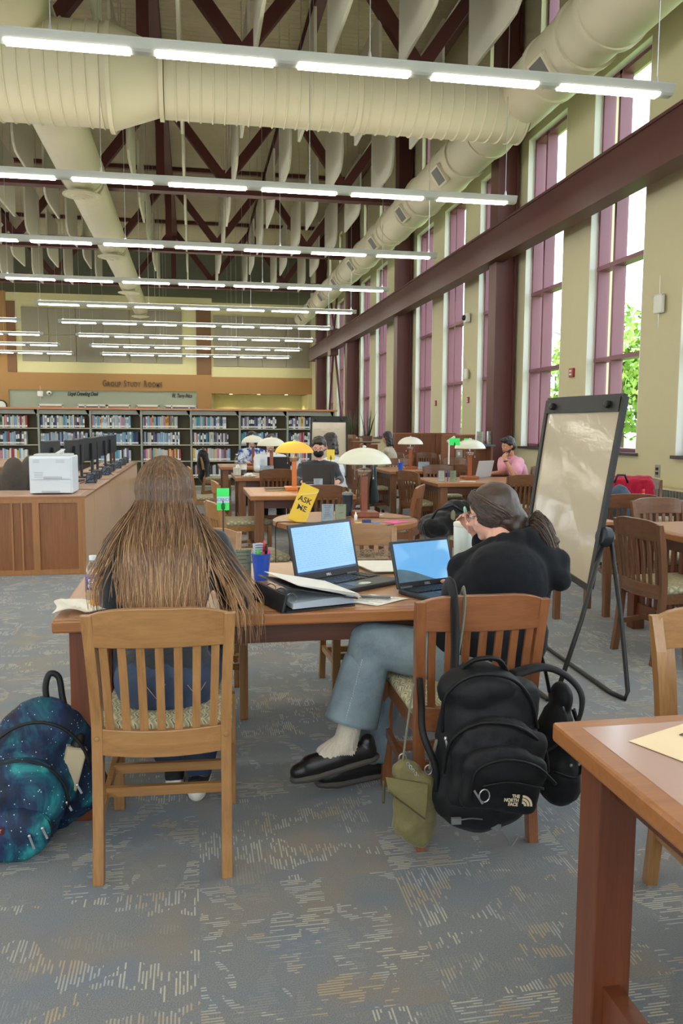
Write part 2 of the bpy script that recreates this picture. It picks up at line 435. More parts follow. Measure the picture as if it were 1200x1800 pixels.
# ---- back wall
bw = MB()
bw.cur = 0   # tan mass
bw.bx(XL-.3, -8.4, YB, YB+.4, 0, 7.55); bw.bx(-8.4, .9, YB, YB+.4, 3.06, 3.87); bw.bx(.2, .9, YB-.02, YB+.4, 0, 3.87)
bw.bx(.9, 5.9, YB, YB+.4, 3.0, 3.79)
bw.cur = 1   # cream fields
bw.bx(-8.0, .2, YB+.04, YB+.4, 3.87, 7.3); bw.bx(.9, XW, YB+.04, YB+.4, 3.79, 7.2)
bw.bx(-8.5, .95, YB+.02, YB+.4, 7.1, 7.5, mi=1); bw.bx(.95, XW, YB+.03, YB+.4, 7.0, 7.3, mi=1)
bw.bx(.9, XW, YB+2.6, YB+2.9, 0, 3.2, mi=1)          # lit recess behind the opening on the right
bw.bx(.9, 1.0, YB+.4, YB+2.6, 0, 3.2, mi=1); bw.bx(5.6, XW, YB, YB+2.6, 0, 3.0, mi=1)
bw.cur = 2; bw.bx(-8.4, .2, YB+.06, YB+.4, 0, 3.06)
bw.cur = 3; bw.bx(.2, .9, YB-.02, YB+.4, 3.87, 7.15); bw.bx(-8.4, -8.0, YB-.02, YB+.4, 3.87, 7.1)
bw.cur = 4; bw.bx(XL-.3, XW, YB+.6, YB+.9, 7.3, ZT+.05); bw.bx(.9, XW, YB+.4, YB+2.9, 3.05, 3.2)
struct(bw.build('wall_back', [m_tan, mat('wall_cream_back', (206, 200, 152), .85, var=.03), m_sage, m_brown, mat('dark_green_grey_wall', (96, 100, 84), .8)]))
# white skirting of lights: acoustic panels are things
def acoustic(x0, x1, z0, z1, nc, nr, label):
    t = thing('acoustic_panel_group', label, 'wall panel', ((x0+x1)/2, YB-.002, z0))
    w_ = (x1-x0)/nc; h_ = (z1-z0)/nr
    for r in range(nr):
        for c in range(nc):
            m = MB(); m.box((x0+(c+.5)*w_-(x0+x1)/2, .01, (r+.5)*h_), (w_-.03, .06, h_-.03), None, .01); m.build('panel', m_panelgrey, t)
acoustic(-7.75, -.46, 4.37, 6.85, 6, 2, 'wide block of twelve grey acoustic panels high on the back wall')
acoustic(1.0, 5.7, 4.27, 6.7, 4, 1, 'block of four grey acoustic panels high on back wall beside the windows')
# room signs on the back wall
m_sign = mat('bronze_letters', (92, 78, 62), .45, metal=.3)
m_ink = mat('black_ink', (18, 16, 18), .6, var=0)
def smallcaps(words, x0, x1, z, y, big, small, name, label):
    t = thing(name, label, 'sign', (x0, y, z)); objs = []; x = 0
    for w_ in words:
        for i_, ch in enumerate(w_):
            s = big if i_ == 0 else small
            o = text(ch, s, 'letter', m_sign, t, .02, (PI/2, 0, 0), (x, 0, (s-small)*.36), 'LEFT', bold=.006)
            x += max((v.co.x for v in o.data.vertices), default=.1)+.045
        x += .16
    k = (x1-x0)/(x-.2)
    for o in kids(t): o.location.x *= k; o.scale = (k, 1, 1)
    return t
smallcaps(['GROUP', 'STUDY', 'ROOMS'], -4.19, -1.43, 3.36, YB-.02, .42, .32, 'wall_sign', 'raised letters reading GROUP STUDY ROOMS on the tan back wall')
t = tag(text('Lloyd Crowling Desk', .26, 'name_sign', m_ink, None, .01, (PI/2, 0, 0), (-5.1, YB+.05, 2.9), shear=.35, bold=.004), 'black italic lettering on the sage panel, left of the two names', 'sign')
t.scale = (.62, 1, 1)
t = tag(text('W. Terry Price', .26, 'name_sign', m_ink, None, .01, (PI/2, 0, 0), (-.52, YB+.05, 2.86), shear=.35, bold=.004), 'black italic lettering on the sage panel, near its right end', 'sign')
t.scale = (.6, 1, 1)
m_doorwood = wood('door_wood', (150, 92, 48), (180, 118, 66))
dn = 1
for x0, x1 in ((-7.05, -6.05), (-3.95, -3.0), (-2.6, -1.65)):
    f = MB(); f.bx(x0-.06, x0, YB-.02, YB+.06, 0, 2.4); f.bx(x1, x1+.06, YB-.02, YB+.06, 0, 2.4); f.bx(x0-.06, x1+.06, YB-.02, YB+.06, 2.33, 2.42)
    o = struct(f.build('door_%d' % dn, m_white)); dn += 1
    MB().bx(x0, x1, YB, YB+.05, 0, 2.33).build('leaf', m_doorwood, o)
for x0, x1 in ((-5.3, -3.98-.1), (-1.3, .12)):
    f = MB(); f.bx(x0-.05, x1+.05, YB-.02, YB+.06, 2.33, 2.42); f.bx(x0-.05, x0, YB-.02, YB+.06, .9, 2.4); f.bx(x1, x1+.05, YB-.02, YB+.06, .9, 2.4)
    for xx in (x0+.3, x1-.3): f.bx(xx-.03, xx+.03, YB-.02, YB+.06, .9, 2.4)
    f.bx(x0-.05, x1+.05, YB-.02, YB+.06, .85, .95)
    o = struct(f.build('window_%d' % i, m_white)); i += 1
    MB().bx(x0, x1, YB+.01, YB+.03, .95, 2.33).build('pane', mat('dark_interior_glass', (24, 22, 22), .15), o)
# recessed downlights of the opening at the right
for k, xx in enumerate((1.9, 3.3, 4.7)):
    t = thing('downlight', 'small round downlight in the back opening, %s from the left' % ORD[k+1], 'light', (xx, YB+1.6, 3.05), group='downlights in the opening')
    MB().lathe([(.09, -.02), (.1, -.02), (.1, 0)]).build('trim_ring', m_white, t)
    MB().lathe([(.0, -.022), (.08, -.022), (.08, -.01)]).build('lens', mat('downlight_lens', (255, 225, 160), .5, emit=14, var=0), t)
    ld = bpy.data.lights.new('downlight_lamp', 'SPOT'); ld.energy = 420; ld.spot_size = 2.2; ld.color = (1, .85, .5); ld.spot_blend = .8
    lo = bpy.data.objects.new('downlight_lamp', ld); COL.objects.link(lo); lo.location = (0, 0, -.04); lo.parent = t
# ---- steel columns and the long beam
def ibeam(mb, p, q, w, h, up=(0, 0, 1)):
    p, q = Vector(p), Vector(q); z = (q-p).normalized(); x = Vector(up).cross(z).normalized(); y = z.cross(x)
    for s in (1, -1): mb.bar(p+y*s*(h/2-.012), q+y*s*(h/2-.012), w, .025, up)
    mb.bar(p, q, .02, h-.04, up)
COLY = [14.49+7.26*k for k in range(-2, 4)]
for k, cy in enumerate(COLY):
    m = MB()
    m.bx(5.36, 5.40, cy-.19, cy+.19, 0, ZT-.3); m.bx(5.70, 5.74, cy-.19, cy+.19, 0, ZT-.3); m.bx(5.40, 5.70, cy-.16, cy+.16, 0, ZT-.3)
    o = m.build('steel_column', m_steel)
    tag(o, 'oxide red steel column against the window wall, %s from the camera' % ORD[k+1], 'column', 'columns of the window wall')
m = MB(); m.bx(5.28, 5.32, YR+.1, 37.6, 4.37, 4.93); m.bx(5.22, 5.5, YR+.1, 37.6, 4.36, 4.40); m.bx(5.22, 5.5, YR+.1, 37.6, 4.90, 4.94); m.bx(5.24, 5.48, YR+.1, 37.6, 4.40, 4.90)
for a, c in WIN[::3]: pass
tag(m.build('steel_beam', m_steel), 'long oxide red steel beam running the length of the window wall', 'beam')
# crossed tie rods near the far column
m = MB()
for (a, c) in (((5.45, 29.3, 0.1), (5.4, 31.6, 4.35)), ((5.45, 33.9, 0.1), (5.4, 31.9, 4.35)), ((5.4, 31.9, 4.95), (5.4, 30.6, 7.3)), ((5.4, 31.6, 4.95), (5.4, 33.2, 7.3))): m.tube([a, c], .045, 8)
m.bx(5.2, 5.5, 31.4, 32.1, 4.15, 4.4); m.bx(5.2, 5.5, 31.4, 32.1, 4.9, 5.15)
tag(m.build('tie_rod_brace', m_steel), 'crossed red tie rods bracing the far bay of the window wall', 'brace')
# ---- trusses
ZC = 7.42
def truss():
    t = thing('roof_truss', 'x', 'truss', (0, 0, ZC))
    m = MB(); ibeam(m, (XL, 0, 0), (5.6, 0, 0), .3, .36, (0, 0, 1)); m.bx(XL, 5.6, -.15, .15, -.17, -.14); m.bx(XL, 5.6, -.13, .13, -.15, .15); m.bx(XL, 5.6, -.15, .15, .14, .17)
    m.build('bottom_chord', m_steel, t)
    m = MB(); m.bx(XL, 5.6, -.08, .08, 2.45, 2.57); m.build('top_chord', m_steel, t)
    nodes_b = [-10.35, -7.15, -3.95, -.75+1.6-1.6, 2.45-1.6+.0, 4.0]
    tops = [-13.6, -10.4, -7.2, -3.95, -.72, 2.48, 5.4]
    for a, c in zip(tops[:-1], tops[1:]):
        md = (a+c)/2
        for px in (a, c):
            m = MB(); m.bar((px, 0, 2.2), (md, 0, .15), .22, .2, (0, 1, 0)); m.build('web_member', m_steel, t)
    for px in (-.72,):
        m = MB(); m.bx(px-.1, px+.1, -.1, .1, .15, 2.2); m.build('king_post', m_steel, t)
    return t
tr0 = truss(); 
for k, cy in enumerate(COLY):
    lab = 'red steel roof truss spanning the hall, %s from the camera' % ORD[k+1]
    if k == 0: tr0.location.y = cy; tr0['label'] = lab; tr0['group'] = 'roof trusses'
    else: copy_tree(tr0, (0, cy, ZC), 0, lab, 'roof trusses')
for xx, ww, lab in ((-.72, .34, 'wide red ridge beam running along the ceiling, left of centre'), (2.48, .2, 'slim red purlin running along the ceiling, right of centre'), (5.35, .2, 'red purlin running along the ceiling above the window wall'), (-3.95, .2, 'slim red purlin running along the ceiling on the left'), (-7.2, .2, 'red purlin running along the ceiling at the far left')):
    m = MB(); m.bx(xx-ww/2, xx+ww/2, YR+.1, 37, 9.35, 9.4); m.bx(xx-.03, xx+.03, YR+.1, 37, 9.4, 9.7); m.bx(xx-ww/2, xx+ww/2, YR+.1, 37, 9.66, 9.7)
    tag(m.build('ceiling_beam', m_steel), lab, 'beam')
# conduits beside the right purlin
m = MB()
for dx in (0, .07): m.tube([(4.9+dx, YR+.2, 9.2), (4.9+dx, 36, 9.2)], .016, 6)
tag(m.build('conduit_run', m_white), 'pair of thin white conduits running along the ceiling', 'conduit')
# ---- baffles
m_baffle = mat('baffle_fabric', (208, 204, 186), .95, var=.03, bump=.1)
def baffle():
    t = thing('acoustic_baffle', 'x', 'baffle', (0, 0, 0))
    m = MB(); poly = [(0, 1.5), (0, .32), (.08, .13), (.28, .02), (.6, 0), (2.2, 0), (2.2, 1.5)]
    R = Matrix(((0, 0, 1), (1, 0, 0), (0, 1, 0)))
    m.prism(poly, -.028, .028, R); m.build('panel', m_baffle, t, bevel=.012)
    for yy in (.25, 1.95): MB().tube([(0, yy, 1.48), (0, yy, 3.0)], .006, 5).build('hanger', m_alu, t)
    return t
bf = baffle(); first = True
BX = [-.13+1.13*k for k in range(-7, 5)]
rown = 0
for r in range(8):
    y0 = 7.3+3.63*r; rown += 1
    for k, xx in enumerate(BX):
        if abs(xx+2.3) < .55 : continue
        lab = 'white fabric baffle hanging from the roof, %s row back, %s from the left' % (ORD[rown], ORD[k+1])
        if first: bf.location = (xx, y0, 7.0); bf['label'] = lab; bf['group'] = 'hanging acoustic baffles'; first = False
        else: copy_tree(bf, (xx, y0, 7.0), 0, lab, 'hanging acoustic baffles')
# ---- ducts
def ribbed(mb, x0, x1, r, cy, cz, step=.14, n=40):
    prof = []; x = x0
    while x < x1:
        prof += [(r, x), (r, x+step-.03), (r+.018, x+step-.02), (r+.018, x+step-.008), (r, x+step)]; x += step
    mb.lathe([(rr, min(xx, x1)) for rr, xx in prof], (0, cy, cz), n, 'X')
DY, DZ = 12.3, 6.17
t = thing('cross_duct', 'large ribbed cream air duct crossing the hall below the roof', 'duct', (0, 0, 0))
m = MB(); ribbed(m, -.33, 4.95, .45, DY, DZ, .17); m.lathe([(.01, 4.95), (.4, 4.95), (.46, 4.9)], (0, DY, DZ), 40, 'X'); m.build('narrow_section', m_duct, t, auto=50)
m = MB(); ribbed(m, -13.9, -1.08, .66, DY, DZ+.05, .17); m.build('wide_section', m_duct, t, auto=50)
m = MB(); m.lathe([(.71, -1.08), (.71, -1.02), (.67, -1.02), (.46, -.40), (.51, -.40), (.51, -.34), (.45, -.34)], (0, DY, DZ+.03), 40, 'X'); m.build('reducer', m_duct, t, auto=40)
m = MB(); m.lathe([(.465, 2.35), (.49, 2.36), (.49, 2.42), (.465, 2.43)], (0, DY, DZ), 40, 'X'); m.build('joint_band', m_duct, t, auto=40)
def long_duct(segs, X, Z):
    pass
t = thing('left_duct', 'round cream duct running to the back wall with ceiling diffusers', 'duct', (0, 0, 0))
LX, LZ = -2.28, 6.85
ys = [YR+.5, 12.9, 19.5, 26.3, 33.0, 39.5]; rs = [.5, .46, .42, .38, .34]
for k in range(5):
    r = rs[k]; m = MB(); m.lathe([(r, ys[k]), (r, ys[k+1]-.5), (r+.02, ys[k+1]-.5), (r+.02, ys[k+1]-.42), (rs[min(k+1, 4)], ys[k+1]-.1)], (LX, 0, LZ-(.46-r)), 28, 'Y'); m.build('duct_section', m_duct, t, auto=40)
for k, dy in enumerate((12.4-.3, 18.9, 25.5, 32.1, 38.8)):
    r = rs[min(k, 4)]; zc = 6.32
    d = MB(); d.lathe([(.24, 0), (.24, .25+.1*(k > 2))], (LX, dy, zc), 24); d.lathe([(.4, -.0), (.4, .02), (.24, .06)], (LX, dy, zc), 32)
    o = d.build('diffuser', m_duct, t, auto=40)
    g = MB()
    for rr in (.12, .2, .3): g.lathe([(rr, -.03-.2*(.3-rr)), (rr+.012, -.03-.2*(.3-rr)), (rr+.05, .0), (rr+.038, .0)], (LX, dy, zc), 28)
    g.lathe([(.0, -.09), (.06, -.085), (.08, -.03)], (LX, dy, zc), 20)
    g.build('cone_ring', m_duct, o, auto=50)
    MB().lathe([(.05, -.004), (.33, -.004), (.33, -.002)], (LX, dy, zc), 28).build('throat', mat('diffuser_shadow_gap', (90, 86, 76), .8), o)
t = thing('wall_duct', 'round cream duct running beside the window wall with side grilles', 'duct', (0, 0, 0))
RX, RZ = 4.9, 6.3
segs = [(YR+.5, 9.5, .46), (9.5, 13.6, .42), (13.6, 20, .40), (20, 26, .37), (26, 32, .34), (32, 37.8, .30)]
for a, c, r in segs:
    m = MB(); m.lathe([(r+.03, a), (r+.03, a+.08), (r, a+.1), (r, c-.1), (r+.02, c-.1), (r+.02, c)], (RX, 0, RZ), 32, 'Y'); m.build('duct_section', m_duct, t, auto=40)
m = MB(); m.lathe([(.0, 37.95), (.2, 37.93), (.3, 37.8)], (RX, 0, RZ), 32, 'Y'); m.build('end_cap', m_duct, t, auto=60)
for k, gy in enumerate((6.5, 10.6, 15.2, 18.0, 21.0, 24.0, 27.0, 30.0, 33.0, 36.0)):
    r = [s for s in segs if s[0] <= gy < s[1]][0][2]
    a = math.radians(215); dirv = Vector((math.cos(a), 0, math.sin(a))); R = basis(dirv, (0, 1, 0))
    m = MB(); c = Vector((RX, gy, RZ))+dirv*(r+.005)
    m.lathe([(r+.035, gy-.55), (r+.035, gy-.47), (r+.012, gy-.45), (r+.012, gy+.45), (r+.035, gy+.47), (r+.035, gy+.55)], (RX, 0, RZ), 32, 'Y')
    o = m.build('collar', m_duct, t, auto=40)
    m = MB(); m.box(c+dirv*.02, (.36, .44, .08), R, .01); g = m.build('grille_frame', m_duct, o)
    m = MB(); m.box(c+dirv*.055, (.28, .36, .02), R)
    m.build('grille', m_grill, o)
# ---- hanging light fixtures
def led_mat(name, st):
    b = NB(name); b.col((1, 1, 1)); b.b.inputs['Emission Color'].default_value = (1, .93, .78, 1); b.b.inputs['Emission Strength'].default_value = st; return b.m
m_led = led_mat('led_lens', LED_STRENGTH)
m_up = led_mat('uplight_lens', 9)
m_housing = mat('fixture_housing', (196, 198, 194), .45, var=.02)
def fixture():
    L = 8.82; t = thing('pendant_light', 'x', 'light fixture', (0, 0, 0))
    m = MB(); R = Matrix(((0, 0, 1), (1, 0, 0), (0, 1, 0)))
    m.prism([(-.095, .085), (-.095, .098), (.095, .098), (.095, .085), (.062, .018), (.04, 0), (-.04, 0), (-.062, .018)], 0, L, R)
    m.build('housing', m_housing, t)
    m = MB(); m.bx(.1, L-.1, -.06, .06, .0985, .104); m.build('uplight_lens', m_up, t)
    for k in range(7):
        m = MB(); x0 = .12+1.255*k
        m.prism([(-.042, -.010), (-.064, .014), (.064, .014), (.042, -.010)], x0, x0+1.03, R); m.build('led_lens', m_led, t)
    for xx in (.15, 3.0, 5.8, 8.67):
        m = MB(); m.tube([(xx, 0, .1), (xx, 0, 5.36)], .005, 5); m.lathe([(.012, .1), (.02, .12), (.01, .18)], (xx, 0, 0), 8); m.build('cable', m_alu, t)
    return t
fx = fixture(); FX0 = -4.16; first = True
rowlab = {-3: 'above and behind the camera', }
for k in range(-3, 9):
    y = 7.76+3.98*k
    lab = ('long pendant light over the hall, %s row visible from the front' % ORD[k+1]) if k >= 0 else ('long pendant light above the foreground tables, %s row before the camera view' % ORD[-k])
    if first: fx.location = (FX0, y, 4.66); fx['label'] = lab; fx['group'] = 'pendant lights, right run'; first = False
    else: copy_tree(fx, (FX0, y, 4.66), 0, lab, 'pendant lights, right run')
    if k != 4:
        lab = 'long pendant light of the left run, %s' % (('%s row visible from the front' % ORD[k+1]) if k >= 0 else ('%s row before the camera view' % ORD[-k]))
        copy_tree(fx, (FX0-9.95, y, 4.66), 0, lab, 'pendant lights, left run')
# small wall devices
def device(loc, kind, label, sz=(.03, .22, .24)):
    t = thing(kind, label, kind.replace('_', ' '), loc)
    return t
t = thing('wireless_access_point', 'white wireless access point on the right wall near the frame edge', 'access point', (5.78, 9.62, 2.97))
MB().box((-.03, 0, 0), (.05, .2, .24), None, .02).build('body', m_white, t)
m = MB(); m.tube([(-.03, 0, -.3), (-.03, 0, .35)], .004, 5); m.tube([(-.05, -.14, .1), (-.05, .12, .1)], .006, 5); m.build('antenna', m_alu, t)
t = thing('wireless_access_point', 'small white speaker box high between far windows', 'access point', (5.78, 16.95, 3.72)); MB().box((-.06, 0, 0), (.1, .2, .2), None, .03).build('body', m_white, t); MB().ell((-.13, -.02, 0), (.05, .06, .06)).build('lens', m_black, t)
t = thing('wireless_access_point', 'pale wall unit between far windows above eye level', 'access point', (5.78, 16.95, 2.55)); MB().box((-.05, 0, 0), (.06, .18, .22), None, .02).build('body', m_white, t); MB().tube([(-.05, 0, -.25), (-.05, 0, .28)], .004, 5).build('antenna', m_alu, t)
def wallbox(y, z, label, mname, rgb, sz=(.03, .1, .13)):
    t = thing('fire_alarm' if 'alarm' in label else 'wall_plate', label, 'fire alarm' if 'alarm' in label else 'wall plate', (5.8, y, z))
    MB().box((-sz[0]/2, 0, 0), sz, None, .008).build('plate', mat(mname, rgb, .4), t)
    m = MB(); m.box((-sz[0]-.003, 0, sz[2]*.18), (.008, sz[1]*.5, sz[2]*.2)); m.box((-sz[0]-.003, 0, -sz[2]*.18), (.008, sz[1]*.5, sz[2]*.2)); m.build('socket', m_darkgap if 'alarm' not in label else m_white, t)
wallbox(9.56, .88, 'steel outlet plate on the cream wall at right', 'brushed_plate', (150, 146, 134), (.012, .11, .16))
wallbox(12.05, 2.27, 'small red fire alarm on the wall left of the easel window', 'alarm_red', (150, 40, 40), (.04, .14, .14))
wallbox(16.95, 2.0, 'small red fire alarm on the second pillar from the easel', 'alarm_red', (150, 40, 40))
wallbox(19.35, 2.0, 'small red fire alarm on a farther wall pillar', 'alarm_red', (150, 40, 40))
# radiator cover along the right wall
t = thing('radiator_cover', 'cream metal radiator cover with slanted dark slots below the window', 'radiator', (0, 0, 0))
m = MB(); m.bx(5.55, 5.79, 7.5, 12.2, .02, .56, .01); m.bx(5.57, 5.79, 7.5, 12.2, .56, .7, .01); m.build('casing', m_cream, t)
m = MB(); y = 7.6
R = Matrix(((0, 0, 1), (1, 0, 0), (0, 1, 0)))
while y < 12:
    m.prism([(y, .585), (y+.04, .58), (y+.055, .685), (y+.015, .685)], 5.56, 5.568, R); y += .062
m.build('slot_grille', m_grill, t)
# outlets, camera on the back sage panel
t = thing('wireless_access_point', 'white wireless access point on the sage panel at far left', 'access point', (-7.0, YB+.04, 2.88)); MB().box((0, -.05, 0), (.26, .08, .26), None, .03).build('body', m_white, t); MB().tube([(0, -.05, -.3), (0, -.05, .35)], .008, 5).build('antenna', m_alu, t)
t = thing('security_camera', 'small dome camera beside the far left access point', 'camera', (-6.6, YB+.04, 2.92)); MB().ell((0, -.08, 0), (.13, .12, .1)).build('housing', m_white, t, True); MB().ell((.02, -.18, -.01), (.05, .04, .04)).build('lens', m_black, t, True)
t = thing('wall_clock', 'round black rimmed clock at far left above the bookcase', 'clock', (-8.75, YB-.02, 2.3)); MB().lathe([(.28, 0), (.28, -.05), (.23, -.06), (.23, -.03)], (0, 0, 0), 32, 'Y').build('rim', m_black, t); MB().lathe([(0, -.035), (.23, -.035), (.23, 0)], (0, 0, 0), 32, 'Y').build('dial', m_white, t)
# outdoors: lawn and trees
struct(MB().bx(XW+.42, 120, -60, 140, -.3, -.1).build('ground_lawn', mat('lawn', (120, 150, 70), .95, var=.3, scale=1)))
def leafy():
    b = NB('leaf_green'); oi = b.node('ShaderNodeObjectInfo'); v = b.coord(); n = b.noise(v, 1.3, 2)
    b.col(b.ramp(n, [(.3, lin((96, 140, 44))), (.7, lin((168, 196, 84)))])); b.rough(.6)
    b.b.inputs['Transmission Weight'].default_value = 0
    return b.m
m_leaf = leafy(); m_bark = mat('bark', (96, 78, 60), .9, var=.2)
def tree(x, y, h, r, label, seed):
    rnd = random.Random(seed); t = thing('leafy_tree', label, 'tree', (x, y, -.1), group='trees outside the windows')
    m = MB(); m.tube([(0, 0, 0), (.1, .1, h*.3), (0, .2, h*.6), (.1, .1, h*.85)], [.22, .17, .1, .04], 8)
    for k in range(8):
        a = rnd.uniform(0, 2*PI); z = h*rnd.uniform(.25, .6); m.tube([(0, 0, z), (r*.4*math.cos(a), r*.4*math.sin(a), z+h*.15), (r*.75*math.cos(a), r*.75*math.sin(a), z+h*.22)], [.07, .04, .015], 6)
    m.build('trunk', m_bark, t, True)
    m = MB(); cl = [(Vector((rnd.gauss(0, r*.42), rnd.gauss(0, r*.42), h*rnd.uniform(.22, .92))), r*rnd.uniform(.22, .4)) for _ in range(34)]
    for _ in range(7000):
        c, rr = rnd.choice(cl); d = Vector((rnd.gauss(0, 1), rnd.gauss(0, 1), rnd.gauss(0, 1))).normalized()
        p = c+d*rr*rnd.uniform(.75, 1.05); s = rnd.uniform(.10, .2); a = Vector((rnd.gauss(0, 1), rnd.gauss(0, 1), rnd.gauss(0, 1))).normalized(); e = a.cross(d).normalized() if a.cross(d).length > .01 else Vector((1, 0, 0)); f = e.cross((d+a*.5).normalized()).normalized()
        m.add([p-e*s*.5, p+f*s, p+e*s*.5, p-f*s], [(0, 1, 2, 3)])
    m.build('foliage', m_leaf, t)
for k, (x, y, h, r) in enumerate(((15.5, 28.3, 6.2, 3.4), (17, 38.0, 3.5, 3.2), (18, 47, 3.9, 3.4), (19, 58, 4.2, 3.6), (20, 70, 4.6, 4), (21, 84, 5, 4))):
    tree(x, y, h, r, 'sunlit green tree seen through the windows, %s from the right' % ORD[k+1], 50+k)

t = thing('spot_fitting', 'small chrome spotlight fitting on the side of the cross duct', 'spotlight', (-.13, 11.86, 6.33))
MB().lathe([(.03, 0), (.05, -.03), (.055, -.09), (.045, -.095), (.04, -.04)], (0, 0, 0), 18, 'Y', R=Euler((-.6, 0, .3)).to_matrix()).build('head', mat('chrome', (200, 200, 205), .12, metal=1, var=0), t, True)
MB().bar((0, .05, .0), (.02, -.02, .02), .02, .02).build('bracket', mat('chrome', (200, 200, 205), .12, metal=1, var=0), t)
# ================================================================ furniture
w_chair = wood('chair_oak', (132, 91, 50), (172, 126, 76), 2, .34, .3)
w_chairx = wood('chair_oak_rail', (132, 91, 50), (170, 124, 73), 0, .34, .3)
w_chair2 = wood('chair_cherry', (116, 68, 38), (150, 94, 56), 2, .34, .3)
w_chair2x = wood('chair_cherry_rail', (116, 68, 38), (150, 94, 56), 0, .34, .3)
w_dark = wood('chair_walnut', (92, 58, 36), (128, 86, 56), 2, .34, .3)
w_darkx = wood('chair_walnut_rail', (92, 58, 36), (128, 86, 56), 0, .34, .3)
w_top = wood('table_top_oak', (160, 112, 70), (182, 134, 90), 0, .36, .2, .7, 0)
w_edge = wood('table_edge_oak', (140, 86, 42), (166, 108, 60), 0, .34, .25, 1, 0)
w_leg = wood('table_leg_cherry', (92, 46, 26), (118, 64, 38), 2, .35, .3)
w_leg2 = wood('table_leg_brown', (104, 66, 40), (136, 92, 60), 2, .35, .3)
def seat_fabric():
    b = NB('seat_fabric'); v = b.coord(); sp = b.node('ShaderNodeSeparateXYZ'); b.link(v, sp.inputs[0])
    wv = b.math('SINE', b.math('ADD', b.math('MULTIPLY', sp.outputs[0], 260), b.math('MULTIPLY', b.math('SINE', b.math('MULTIPLY', sp.outputs[1], 90)), 1.6)))
    n = b.noise(v, 40, 2)
    c = b.mix(b.math('MULTIPLY_ADD', wv, .5, .5, True), lin((150, 146, 120)), lin((206, 196, 160)))
    c = b.mix(b.math('GREATER_THAN', b.math('ADD', wv, n), 1.42), c, lin((96, 104, 96)))
    b.col(c); b.rough(.9); b.bump(wv, .2, .003); return b.m
m_seat = seat_fabric()
def chair(wv, wx):
    t = thing('library_chair', 'x', 'chair')
    # faces +Y, origin on the floor below the middle of the seat; rear legs at y=-.25
    def post(x):
        z = [0, .15, .30, .42, .50, .62, .75, .853]; yb = [-.285, -.262, -.247, -.240, -.240, -.252, -.272, -.295]
        dx = [0, 0, 0, 0, 0, .004, .01, .016]; s = 1 if x > 0 else -1; m = MB(); vs = []; fs = []
        for zz, yy, d in zip(z, yb, dx):
            xx = x+s*d; hw = .0165; t0 = .021 if zz < .8 else .014
            vs += [(xx-hw, yy-t0, zz), (xx+hw, yy-t0, zz), (xx+hw, yy+t0, zz), (xx-hw, yy+t0, zz)]
        n = len(z)
        for i in range(n-1):
            for k in range(4): fs.append((i*4+k, i*4+(k+1) % 4, i*4+4+(k+1) % 4, i*4+4+k))
        fs += [(3, 2, 1, 0), tuple((n-1)*4+k for k in range(4))]; m.add(vs, fs)
        if 1: m.lathe([(.001, -.004), (.008, -.003), (.009, 0)], (x, -.262, .455), 10, 'Y')
        return m
    for x in (-.198, .198): post(x).build('rear_leg', wv, t, bevel=.003)
    for x in (-.205, .205): MB().bx(x-.02, x+.02, .205, .245, 0, .43).build('front_leg', wv, t, bevel=.003)
    # crest rail, curved back and arched on top
    def crest(u, v, off):
        x = (u-.5)*.42; c = (2*u-1)**2
        zt = .876-.024*c**2; zb = .752+.0*c
        return (x, -.278-.03*(1-c)-.012*(v)+off, zb+(zt-zb)*v)
    def slab(fn, nu, nv, th):
        m = MB(); A = [fn(i/nu, j/nv, -th/2) for j in range(nv+1) for i in range(nu+1)]; B = [fn(i/nu, j/nv, th/2) for j in range(nv+1) for i in range(nu+1)]
        W = nu+1; N = len(A); fs = []
        for j in range(nv):
            for i in range(nu):
                q = (j*W+i, j*W+i+1, (j+1)*W+i+1, (j+1)*W+i); fs.append(q); fs.append(tuple(N+k for k in q[::-1]))
        for i in range(nu): fs.append((i, i+N, i+1+N, i+1)); a = nv*W+i; fs.append((a, a+1, a+1+N, a+N))
        for j in range(nv): a = j*W; fs.append((a, a+W, a+W+N, a+N)); a = j*W+nu; fs.append((a, a+N, a+W+N, a+W))
        return m.add(A+B, fs)
    slab(crest, 12, 3, .024).build('crest_rail', wx, t, bevel=.003)
    def low(u, v, off):
        x = (u-.5)*.38; c = (2*u-1)**2; return (x, -.245-.022*(1-c)+off, .40+.085*v-.006*(1-c))
    slab(low, 10, 2, .024).build('lower_rail', wx, t, bevel=.003)
    for k in range(7):
        u = (k+.5)/7; x0 = (u-.5)*.37; x1 = (u-.5)*.395; c = (2*u-1)**2
        m = MB(); vs = []; fs = []; L = [(.48, -.245-.022*(1-c)), (.56, -.252-.024*(1-c)), (.66, -.262-.026*(1-c)), (.76, -.279-.028*(1-c))]
        for i, (z, yy) in enumerate(L):
            x = x0+(x1-x0)*i/3; vs += [(x-.0125, yy-.006, z), (x+.0125, yy-.006, z), (x+.0125, yy+.006, z), (x-.0125, yy+.006, z)]
        for i in range(3):
            for q in range(4): fs.append((i*4+q, i*4+(q+1) % 4, i*4+4+(q+1) % 4, i*4+4+q))
        fs += [(3, 2, 1, 0), (12, 13, 14, 15)]; m.add(vs, fs).build('slat', wv, t)
    # apron + stretchers
    m = MB(); m.bx(-.19, .19, .215, .238, .37, .43); m.bx(-.205, -.185, -.23, .21, .37, .43); m.bx(.185, .205, -.23, .21, .37, .43); m.build('seat_frame', wx, t, bevel=.003)
    for s in (-1, 1): MB().bar((s*.198, -.25, .185), (s*.205, .21, .225), .018, .032, (0, 0, 1)).build('side_stretcher', wx, t)
    for y in (-.10, .07): MB().bx(-.198, .198, y-.01, y+.01, .19+.04*(y+.25), .222+.04*(y+.25)).build('cross_stretcher', wx, t)
